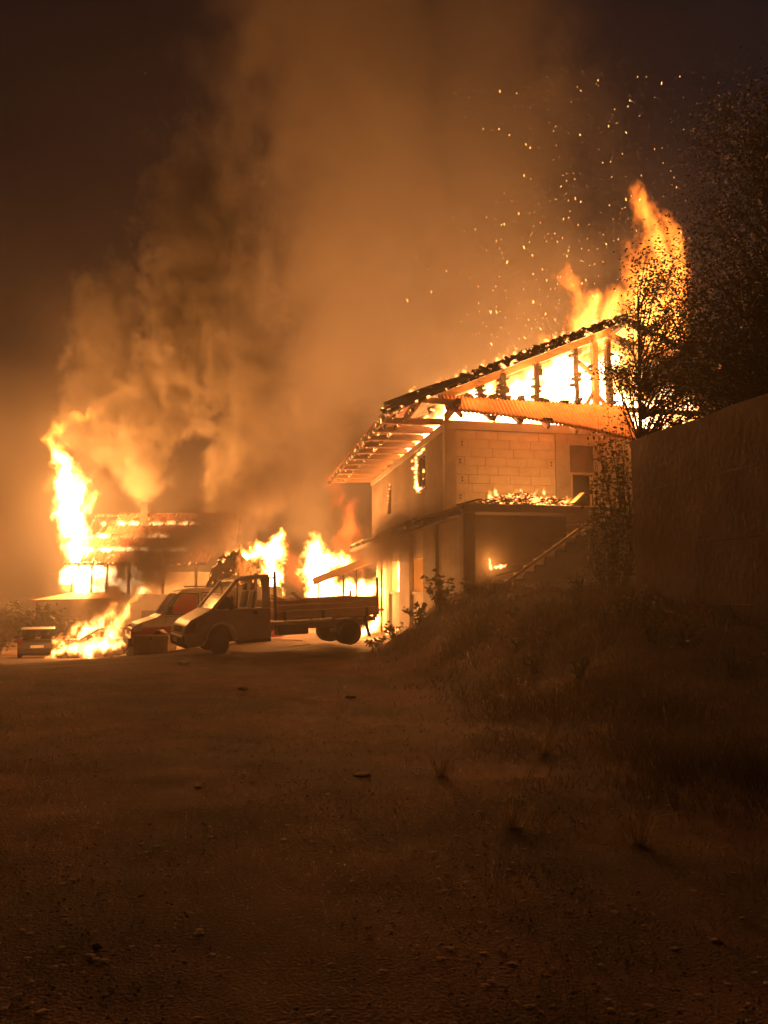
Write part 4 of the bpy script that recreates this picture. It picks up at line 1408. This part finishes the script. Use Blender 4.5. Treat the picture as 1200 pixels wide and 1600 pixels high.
def cloud(name, pts, m, voxel, s1, a1, s2, a2, gain, label, cat, rise=0.55, core=None, loc=None, sdet=6.0):
    """a body of fire or smoke grown round a skeleton of points (x,y,z,radius,weight), torn by noise"""
    loc = Vector(loc or pts[0][:3])
    me = bpy.data.meshes.new(name)
    me.from_pydata([tuple(Vector(p[:3]) - loc) for p in pts], [], [])
    at = me.attributes.new('rad', 'FLOAT', 'POINT')
    at.data.foreach_set('value', [p[3] for p in pts])
    at = me.attributes.new('wt', 'FLOAT', 'POINT')
    at.data.foreach_set('value', [p[4] for p in pts])
    me.materials.append(m)
    if core:
        me.materials.append(M['flamecore'])
    o = bpy.data.objects.new(name, me)
    o.location = loc
    COL.objects.link(o)
    lo = [min(p[i] - p[3] * 1.0 for p in pts) - loc[i] - a1 * .3 for i in range(3)]
    hi = [max(p[i] + p[3] * 1.0 for p in pts) - loc[i] + a1 * .3 for i in range(3)]
    t = bpy.data.node_groups.new(name, 'GeometryNodeTree')
    t.interface.new_socket('Geometry', in_out='INPUT', socket_type='NodeSocketGeometry')
    t.interface.new_socket('Geometry', in_out='OUTPUT', socket_type='NodeSocketGeometry')
    G = t.nodes.new('NodeGroupInput').outputs[0]
    go = t.nodes.new('NodeGroupOutput')
    pos = N(t, 'GeometryNodeInputPosition').outputs[0]
    ofs = N(t, 'ShaderNodeVectorMath', {0: pos, 1: tuple(loc)}, operation='ADD').outputs[0]
    st = N(t, 'ShaderNodeVectorMath', {0: ofs, 1: (1, 1, rise)}, operation='MULTIPLY').outputs[0]
    n = N(t, 'ShaderNodeTexNoise', {'Vector': st, 'Scale': s1, 'Detail': sdet, 'Roughness': .66})
    sub = N(t, 'ShaderNodeVectorMath', {0: n.outputs['Color'], 1: (.5, .5, .5)}, operation='SUBTRACT')
    scl = N(t, 'ShaderNodeVectorMath', {0: sub.outputs[0], 'Scale': a1}, operation='SCALE')
    p2 = N(t, 'ShaderNodeVectorMath', {0: pos, 1: scl.outputs[0]}, operation='ADD').outputs[0]
    sn = N(t, 'GeometryNodeSampleNearest', {'Geometry': G, 'Sample Position': p2})

    def samp(val, ty):
        s = N(t, 'GeometryNodeSampleIndex', data_type=ty)
        t.links.new(G, s.inputs['Geometry'])
        t.links.new(val, s.inputs['Value'])
        t.links.new(sn.outputs[0], s.inputs['Index'])
        return s.outputs[0]
    pp_ = samp(N(t, 'GeometryNodeInputPosition').outputs[0], 'FLOAT_VECTOR')
    rad = samp(N(t, 'GeometryNodeInputNamedAttribute', {'Name': 'rad'}, data_type='FLOAT').outputs[0], 'FLOAT')
    wt = samp(N(t, 'GeometryNodeInputNamedAttribute', {'Name': 'wt'}, data_type='FLOAT').outputs[0], 'FLOAT')
    di = N(t, 'ShaderNodeVectorMath', {0: p2, 1: pp_}, operation='DISTANCE')
    dn = N(t, 'ShaderNodeMath', {0: di.outputs['Value'], 1: rad}, operation='DIVIDE')
    iv = N(t, 'ShaderNodeMath', {0: 1., 1: dn.outputs[0]}, operation='SUBTRACT', use_clamp=True)
    st2 = N(t, 'ShaderNodeVectorMath', {0: p2, 1: (1, 1, rise)}, operation='MULTIPLY').outputs[0]
    n2 = N(t, 'ShaderNodeTexNoise', {'Vector': st2, 'Scale': s2, 'Detail': 6., 'Roughness': .68})
    mr = N(t, 'ShaderNodeMapRange', {'Value': n2.outputs['Fac'], 'From Min': .30, 'From Max': .70, 'To Min': 0.0, 'To Max': a2})
    er = N(t, 'ShaderNodeMath', {0: iv.outputs[0], 1: mr.outputs[0]}, operation='SUBTRACT')
    m1 = N(t, 'ShaderNodeMath', {0: er.outputs[0], 1: gain}, operation='MULTIPLY', use_clamp=True)
    m2 = N(t, 'ShaderNodeMath', {0: m1.outputs[0], 1: wt}, operation='MULTIPLY')
    vc = N(t, 'GeometryNodeVolumeCube', {'Density': m2.outputs[0], 'Min': lo, 'Max': hi})
    for k, i in zip(('Resolution X', 'Resolution Y', 'Resolution Z'), range(3)):
        vc.inputs[k].default_value = max(4, int((hi[i] - lo[i]) / voxel))
    sm = N(t, 'GeometryNodeSetMaterial', {'Geometry': vc.outputs[0], 'Material': m})
    last = sm.outputs[0]
    if core:
        vm = N(t, 'GeometryNodeVolumeToMesh', {'Volume': vc.outputs[0], 'Threshold': core})
        s2_ = N(t, 'GeometryNodeSetMaterial', {'Geometry': vm.outputs[0], 'Material': M['flamecore']})
        j = t.nodes.new('GeometryNodeJoinGeometry')
        t.links.new(s2_.outputs[0], j.inputs[0])
        t.links.new(sm.outputs[0], j.inputs[0])
        last = j.outputs[0]
    t.links.new(last, go.inputs[0])
    md = o.modifiers.new('volume', 'NODES')
    md.node_group = t
    tag(o, label, cat, kind='stuff')
    return o


def chain(pts, step=.3):
    out = []
    for a, b_ in zip(pts, pts[1:]):
        d = math.dist(a[:3], b_[:3])
        n = max(1, int(d / step))
        for i in range(n):
            f = i / n
            out.append(tuple(x + (y - x) * f for x, y in zip(a, b_)))
    out.append(tuple(pts[-1]))
    return out


def sk(*rows):
    """skeleton from photo rays: (px,py,Y,radius,weight)"""
    return [(*P(a, b_, Y), r, w) for a, b_, Y, r, w in rows]


FIRE = vol_mat('fire', (1.0, 0.27, 0.035), 20.0, hot=((1.0, 0.48, 0.17), .25, .95))
FIREHOT = vol_mat('fire_hot', (1.0, 0.27, 0.035), 55.0, hot=((1.0, 0.55, 0.24), .3, .95))
FIREATTIC = vol_mat('fire_attic', (1.0, 0.30, 0.04), 15.0, hot=((1.0, 0.62, 0.34), .35, .95))
FIREWISP = vol_mat('fire_wisp', (1.0, 0.20, 0.018), 6.0, hot=((1.0, 0.36, 0.06), .35, 1.0))
FIRERED = vol_mat('fire_red', (1.0, 0.15, 0.02), 1.8)

# attic: the whole gable space burns
att = []
for i in range(11):
    for j in range(6):
        x, y = 0.6 + i * 0.85, 0.9 + j * 1.3
        top = 6.33 + min(x + 1.77, 11.7 - x) * 0.433 - 0.25
        z = 6.75
        while z < top:
            att.append((*H(x, y, z), 0.95, 1.0 if y < 4 else .7))
            z += 0.6
cloud('attic_flames', att, FIREATTIC, 0.075, 0.8, 1.2, 1.2, 0.95, 2.4, 'white hot fire filling the open gable of the near house', 'flames')
# tongues above the ridge
tg = chain(sk((930, 520, 21.3, 1.15, 1), (918, 480, 21.4, 0.92, .75), (898, 450, 21.4, 0.63, .5), (880, 432, 21.5, 0.40, .35)), .15)
tg += chain(sk((905, 520, 21.2, 0.69, .8), (893, 480, 21.3, 0.46, .5), (905, 440, 21.3, 0.29, .3)), .15)
tg += chain(sk((980, 520, 21.6, 1.49, 1), (1005, 470, 21.8, 1.32, .85), (1025, 420, 22, 1.15, .7), (1028, 370, 22, 0.98, .55), (1008, 330, 22, 0.69, .4), (990, 292, 22, 0.37, .28)), .15)
tg += chain(sk((990, 470, 21.6, 0.80, .7), (985, 415, 21.6, 0.57, .5), (977, 380, 21.6, 0.34, .32)), .12)
tg += chain(sk((1035, 520, 22, 1.38, 1), (1050, 450, 22, 1.03, .75), (1058, 380, 22, 0.69, .5), (1045, 345, 22, 0.40, .3)), .15)
tg += chain(sk((860, 535, 21.2, 0.57, .5), (850, 520, 21.2, 0.34, .3)), .15)
tg += chain(sk((955, 515, 21.4, 1.0, .9), (958, 485, 21.5, .8, .7), (962, 455, 21.6, .55, .45)), .15)
cloud('roof_flames', tg, FIREWISP, .05, 1.1, 1.5, 2.8, 1.1, 3.2, 'orange flames leaping above the ridge of the near house', 'flames', .45)
for p, e in (((3.0, 3.0, 7.6), 800), ((6.0, 3.0, 8.0), 1300), ((8.0, 5.0, 7.2), 1200), ((4.5, 6.5, 7.4), 1100), ((6.4, 2.0, 10.8), 420), ((0.6, -.8, 7.2), 50), ((2.2, -.75, 7.6), 150), ((3.9, -.8, 7.9), 210), ((5.4, -.9, 7.6), 150)):
    fire_lamp(H(*p), e)
# flame licking out under the pent roof and along the beam
vt = []
for i in range(9):
    vt.append((*H(0.5 + i * .42, 0.1, 6.55), .34, 1))
cloud('eave_flames', vt, FIREHOT, 0.05, 2, 0.35, 3, 0.5, 2.5, 'thin fire showing between the pent roof and the beam', 'flames')
# terrace heap flames
vt = []
for x, z, r in ((0.95, .18, .16), (1.1, .3, .12), (1.6, .25, .13), (1.75, .4, .10), (2.2, .32, .13), (2.45, .35, .14), (2.75, .22, .18), (3.0, .12, .2), (3.15, .15, .14)):
    vt += chain([(*H(x, -1.05, 3.85 + z), r * .75, .9), (*H(x + random.uniform(-.12, .12), -1.05, 3.85 + z + random.uniform(.08, .2)), r * .3, .5)], .05)
cloud('terrace_flames', vt, FIREHOT, .02, 3.5, .4, 9, .9, 3, 'small flames flickering on the terrace heap', 'flames', .5)
for p, e in (((1.2, -1.35, 4.35), 26), ((2.3, -1.4, 4.4), 34), ((3.1, -1.45, 4.2), 30)):
    fire_lamp(H(*p), e, .12)
# flame at the stair foot, the window flame, embers on the verge
vt = chain(sk((767, 886, 19.25, .13, 1), (766, 874, 19.25, .07, .8)), .04) + chain(sk((776, 886, 19.25, .10, 1), (790, 883, 19.25, .07, .8)), .04)
cloud('stair_flame', vt, FIREHOT, .015, 4, .3, 9, .8, 3, 'small bright flame below the outside stair', 'flame')
fire_lamp(P(772, 880, 19.25), 20, .02)
vt = [(*H(-.02, 2.9 + .9 * f, 4.75 + 1.1 * f * f + .0), .14 - .05 * f, 1) for f in np.linspace(0, 1, 10)]
vt += [(*H(-.03, 3.3, 4.9 + .12 * k), .11, 1) for k in range(9)] + [(*H(0, 2.2 + .13 * k, 5.95), .09, .9) for k in range(9)]
vt += [(*H(-0.02, 7.9, 4.7 + .13 * k), .06, .7) for k in range(8)]
cloud('window_flames', vt, FIREHOT, 0.028, 2.2, 0.35, 5, 0.75, 3, 'flames licking round the burnt side window', 'flames', .5)
fire_lamp(H(-.35, 3.3, 5.3), 22, .12)
vt = []
for k in range(26):
    x = -1.2 + k * .24
    if noise.noise(Vector((k * .7, 0, 1))) > -.05:
        vt += [(*H(x, -1.1, 6.33 + (x + 1.77) * .433 + .22), .13, .8), (*H(x + .05, -1.1, 6.33 + (x + 1.77) * .433 + .36), .07, .5)]
cloud('verge_flames', vt, FIRE, 0.025, 2.5, 0.3, 6, 0.7, 3, 'little flames dancing along the charred verge', 'flames', .5)
# ground floor inside
vt = [(*H(1.6 + random.uniform(-.8, 1.6), random.uniform(5.6, 10), random.uniform(.3, 2.6)), .9, .7) for _ in range(60)]
vt += [(*H(1.6 + random.uniform(-.8, 1.2), random.uniform(1.8, 4.6), random.uniform(.3, 2.4)), .7, .22) for _ in range(40)]
cloud('room_flames', vt, FIRE, 0.1, 1, 0.9, 1.6, 0.5, 2, 'orange fire seen through the ground floor windows', 'flames')
fire_lamp(H(1.8, 7.5, 1.6), 500)

# far house on the left
vt = chain(sk((130, 905, 45.5, 1.54, 1), (118, 840, 45.5, 1.60, 1), (112, 790, 45.5, 1.73, 1), (108, 745, 45.5, 1.47, .9), (96, 712, 45.5, 0.96, .7), (80, 690, 45.5, 0.83, .35), (92, 668, 45.5, 0.77, .28), (115, 655, 45.5, 0.64, .22), (138, 648, 45.5, 0.51, .18)), .3)
vt += chain(sk((125, 800, 45.5, 1.02, .7), (150, 775, 45.5, 0.58, .4)), .3)
vt += chain(sk((85, 750, 45.5, 0.64, .15), (75, 765, 45.5, 0.51, .12)), .3)
cloud('far_flame_tower', vt, vol_mat('fire_tower', (1.0, 0.25, 0.03), 15.0, hot=((1.0, 0.55, 0.24), .25, .9)), .1, .8, 2.0, 2.0, .95, 3.0, 'tall twisting column of fire at the far house', 'flames', .5)
vt = []
for f, x0, x1 in ((.24, .6, 7.4), (.51, .9, 7.9), (.785, 1.2, 7.6), (-.16, .1, 4.6), (-.30, .1, 4.8), (-.42, .1, 4.8)):
    for k in range(int((x1 - x0) / .22)):
        x = x0 + k * .22
        w = 1.0 if noise.noise(Vector((x * .9, f * 9, 2))) > -.12 else .12
        q = Vector((-19.3, 45, -1.75)) + Vector((x, -.2 + 3.8 * max(f, 0) + (.5 if f < 0 else -.05), 5.0 + 3.3 * (f if f > 0 else f * 1.15)))
        vt.append((*q, .34 if f > 0 else .75, w))
cloud('far_roof_flames', vt, vol_mat('fire_rows', (1.0, 0.36, 0.07), 26.0, hot=((1.0, 0.55, 0.24), .25, .9)), 0.11, 0.8, 0.5, 1.6, 0.8, 3, 'rows of fire breaking through the far tiled roof', 'flames', .7)
for p, e in ((P(112, 770, 44.6), 5200), (P(135, 895, 45.6), 2200), (P(200, 840, 48.2), 3200), (P(105, 690, 45), 1800), (P(260, 845, 48.5), 2200)):
    fire_lamp(p, e, .5)

# burning car
vt = chain(sk((135, 1012, 32.6, 0.58, 1), (165, 1005, 32.6, 0.70, 1), (185, 975, 32.8, 0.58, .7), (200, 945, 33, 0.36, .4), (210, 935, 33, 0.20, .3)), .15)
vt += chain(sk((100, 1010, 32.7, 0.28, .7), (92, 1000, 32.7, 0.28, .8), (96, 990, 32.7, 0.19, .6)), .1)
vt += chain(sk((130, 990, 33.2, 0.64, .8), (150, 975, 33.4, 0.64, .9), (165, 960, 33.4, 0.54, .6), (175, 945, 33.4, 0.38, .4)), .15)
vt += chain(sk((150, 1014, 32.2, 0.38, 1), (178, 1010, 32.2, 0.49, 1.1), (200, 1003, 32.3, 0.26, .6)), .1)
vt += chain(sk((90, 1018, 32.6, 0.38, .8), (115, 1015, 32.5, 0.45, .9), (140, 1018, 32.3, 0.51, 1)), .1)
vt += chain(sk((105, 995, 33, 0.38, .8), (118, 980, 33.2, 0.38, .6), (128, 968, 33.4, 0.26, .4)), .1)
vt += chain(sk((75, 1028, 32.4, 0.15, .8), (84, 1028, 32.4, 0.15, .8)), .08)
cloud('car_flames', vt, FIRE, .05, 1.2, .95, 3.2, 1.0, 3.2, 'flames wrapping the burnt out car', 'flames', .5)
fire_lamp(P(170, 985, 34.9), 450, .3)
fire_lamp(P(100, 1000, 31.9), 160, .2)

# fires behind the truck
vt = chain(sk((362, 872, 34, .4, .8), (395, 866, 34, .7, .9), (428, 855, 34, .7, .9), (440, 838, 34, .35, .5)), .2)
vt += chain(sk((425, 925, 33.6, .8, 1), (424, 890, 33.6, .95, 1), (430, 860, 33.8, .7, .9)), .25)
cloud('yard_flames', vt, FIREHOT, .065, 1.1, 1.4, 3.0, 1.0, 3.2, 'bright fire behind the charred haystack', 'flames', .6)
fire_lamp(P(430, 880, 33), 1100, .3)
vt = chain(sk((500, 935, 30.5, .9, 1), (495, 900, 30.5, 1.0, 1), (495, 865, 30.5, .8, .9), (492, 840, 30.5, .42, .5)), .2)
vt += chain(sk((500, 930, 30, .7, 1), (550, 925, 30.2, .85, 1), (585, 920, 30.2, .7, 1)), .2)
vt += chain(sk((510, 880, 31, .6, .7), (540, 880, 31, .5, .5)), .2)
cloud('shed_flames', vt, FIREHOT, .065, 1.1, 1.4, 3.0, 1.0, 3.2, 'blinding fire inside the burning shed', 'flames', .6)
fire_lamp(P(505, 890, 29.4), 2600, .4)
fire_lamp(P(570, 930, 29.3), 700, .3)
vt = chain(sk((545, 880, 32, 1.2, .8), (545, 830, 32.5, 1.3, .7), (540, 790, 33, 1.2, .5), (520, 760, 33, 1.0, .25)), .4)
vt += chain(sk((460, 900, 33, 1.0, .5), (450, 850, 33, .9, .3)), .4)
cloud('red_flames', vt, FIRERED, 0.10, 0.7, 2.0, 1.5, 1.1, 2.4, 'dull red flames rolling up beside the house', 'flames', .6)
# ground fire under the truck tail and at the pier foot
vt = chain(sk((562, 990, 24.5, .22, .8), (580, 982, 25, .28, .9), (588, 965, 26, .3, .9)), .1) + chain(sk((605, 990, 22.4, .14, .8), (622, 983, 22.4, .12, .8)), .06)
cloud('ground_flames', vt, FIREHOT, 0.04, 2, 0.4, 4, 0.6, 2.5, 'low fire on the ground behind the truck wheels', 'flames', .6)
fire_lamp(P(578, 975, 24.6), 110, .15)
fire_lamp(P(618, 975, 22.2), 30, .1)

# smoke
SM = vol_mat('smoke', scatter=.185, albedo=(.78, .73, .65))
SMT = vol_mat('smoke_thick', scatter=1.0, albedo=(.78, .73, .62))
SMD = vol_mat('smoke_dark', scatter=2.6, albedo=(.20, .17, .145))
vt = chain([(-2.5, 34, 4, 3.0, .7), (-3.5, 35, 9, 6.0, .9), (-2.0, 36, 15, 8.5, .9), (-.5, 38, 23, 11, .8), (-1.5, 40, 33, 13, .7), (-4, 42, 44, 15, .6)], 1.2)
vt += chain([(3, 34, 9, 5.0, .8), (7, 35, 13, 8, .9), (7, 37, 20, 9, .6), (6, 38, 28, 10, .35), (4, 40, 38, 11, .3)], 1.2)
cloud('house_smoke', vt, SM, .40, .14, 8.0, .27, .85, 2.8, 'huge lit smoke column rising from the near house', 'smoke', .8, sdet=5)
vt = chain([(-17, 51, 10, 4.0, .8), (-17.5, 52, 14, 5.5, 1), (-15, 53, 19, 6.5, .9), (-14, 54, 25, 7, .5), (-14, 56, 33, 8, .25)], .8)
vt += chain([(-10, 50, 8, 4.0, .9), (-9, 50, 12, 5.0, 1), (-10, 51, 18, 5.5, .8), (-11, 52, 25, 6, .4)], .8)
vt += chain([(-21, 52, 12, 4.0, .6), (-21, 53, 17, 4.5, .6), (-20, 54, 23, 5, .3)], .8)
cloud('far_smoke', vt, SMT, .21, .25, 6.5, .6, 1.0, 4.5, 'billowing smoke rolling off the far house', 'smoke', .8, sdet=5)
vt = chain([(-12.8, 33.2, .2, .9, .9), (-12.2, 33, 1.3, 1.4, 1), (-10.4, 32.2, 2.6, 2.3, 1), (-8.6, 32.2, 3.7, 2.5, .9), (-6.2, 32.6, 5.4, 2.3, .38), (-3.8, 33, 7.0, 2.4, .2), (-1.5, 32.6, 9.0, 2.6, .15)], .4)
cloud('car_smoke', vt, SMD, 0.12, 0.5, 2.2, 0.9, 0.7, 2.0, 'dark smoke streaming from the burning car', 'smoke', .8)
vt = chain([(-0.8, 26.5, 6.0, 1.0, .35), (-0.7, 26, 7.4, .9, .5), (-0.2, 26, 8.2, .7, .3)], .4)
vt += chain([(-.3, 27, 3.0, 1.1, .4), (0.2, 22.5, 3.1, 1.1, .5), (0.6, 20.5, 3.2, 1.0, .45), (1.4, 19.0, 3.1, .9, .3)], .4)  # under the canopy: smoke made denser to stand for the shade too
cloud('wall_smoke_shade', vt, SMD, 0.12, 0.6, 1.5, 1.0, 0.6, 1.6, 'dark smoke doubling as canopy shade at the left flank of the near house', 'smoke', .8)

vt = chain([(2, 29, 9, 9, .9), (2, 31, 15, 11, 1), (3, 33, 23, 12, .8), (1, 36, 34, 13, .5)], 2.0)
vt += chain([(8, 30, 10, 7, .7), (9, 32, 16, 8, .45), (8, 35, 24, 9, .2)], 2.0)
cloud('roof_smoke', vt, vol_mat('smoke_thin', scatter=.036, albedo=(.80, .76, .68)), .8, .12, 6.0, .16, .4, 1.6, 'thin glowing smoke spreading above the near house roof', 'smoke', 1.0)
vt = [(random.uniform(-32, 4), random.uniform(37, 50), random.uniform(-1, 8), random.uniform(4, 6.5), random.uniform(.4, .9)) for _ in range(60)]
vt += [(random.uniform(-38, -18), random.uniform(34, 50), random.uniform(0, 9), random.uniform(4, 7), random.uniform(.35, .7)) for _ in range(34)]
vt += [(random.uniform(-40, -12), random.uniform(38, 54), z_, random.uniform(5, 8), .62 * (1 - z_ / 30)) for z_ in [8 + 18 * random.random() ** 1.3 for _ in range(46)]]
vt += [(random.uniform(-18, 5), random.uniform(5, 23), random.uniform(.5, 3.5), random.uniform(4, 6), random.uniform(.45, .9)) for _ in range(55)]
cloud('yard_smoke', vt, vol_mat('smoke_low', scatter=.045, albedo=(.80, .76, .68)), .8, .11, 11.0, .2, .6, 1.2, 'low smoke drifting between the yard fires', 'smoke', 1.0)

# sparks: glowing specks drifting up from the near roof
def make_sparks():
    m = MB()
    for k in range(460):
        u = random.random()
        py = 545 - 430 * u ** 1.6
        px = random.choice((780, 850, 900, 960)) + 60 * (545 - py) / 450 + random.gauss(0, 70 + 45 * u)
        Y = random.uniform(20, 27)
        p = P(px, py, Y)
        if px > 1080 or (py > 480 and px < 720):
            continue
        s = random.choice((.0035, .0045, .005, .006, .010)) * Y / 23
        d = Vector((random.uniform(-.6, .6), random.uniform(-.6, .6), 1)).normalized() * s * random.uniform(1.0, 5.0)
        m.bar(p - d, p + d, s, s)
    o = m.build('sparks', M['spark'])
    tag(o, 'glowing sparks drifting up from the burning roof', 'sparks', kind='stuff')


make_sparks()

# the smoky air: one closed box round camera and scene
hz = bpy.data.materials.new('haze')
hz.use_nodes = True
_t = hz.node_tree
_t.nodes.clear()
_o = _t.nodes.new('ShaderNodeOutputMaterial')
_v = N(_t, 'ShaderNodeVolumePrincipled', {'Color': (.85, .81, .74, 1), 'Density': .0015, 'Anisotropy': 0.5})
_t.links.new(_v.outputs[0], _o.inputs['Volume'])
ho = MB().box((-420, -80, -3.2), (420, 420, 64)).build('haze', hz)
tag(ho, 'thin smoky air over the whole yard', 'haze', kind='stuff')
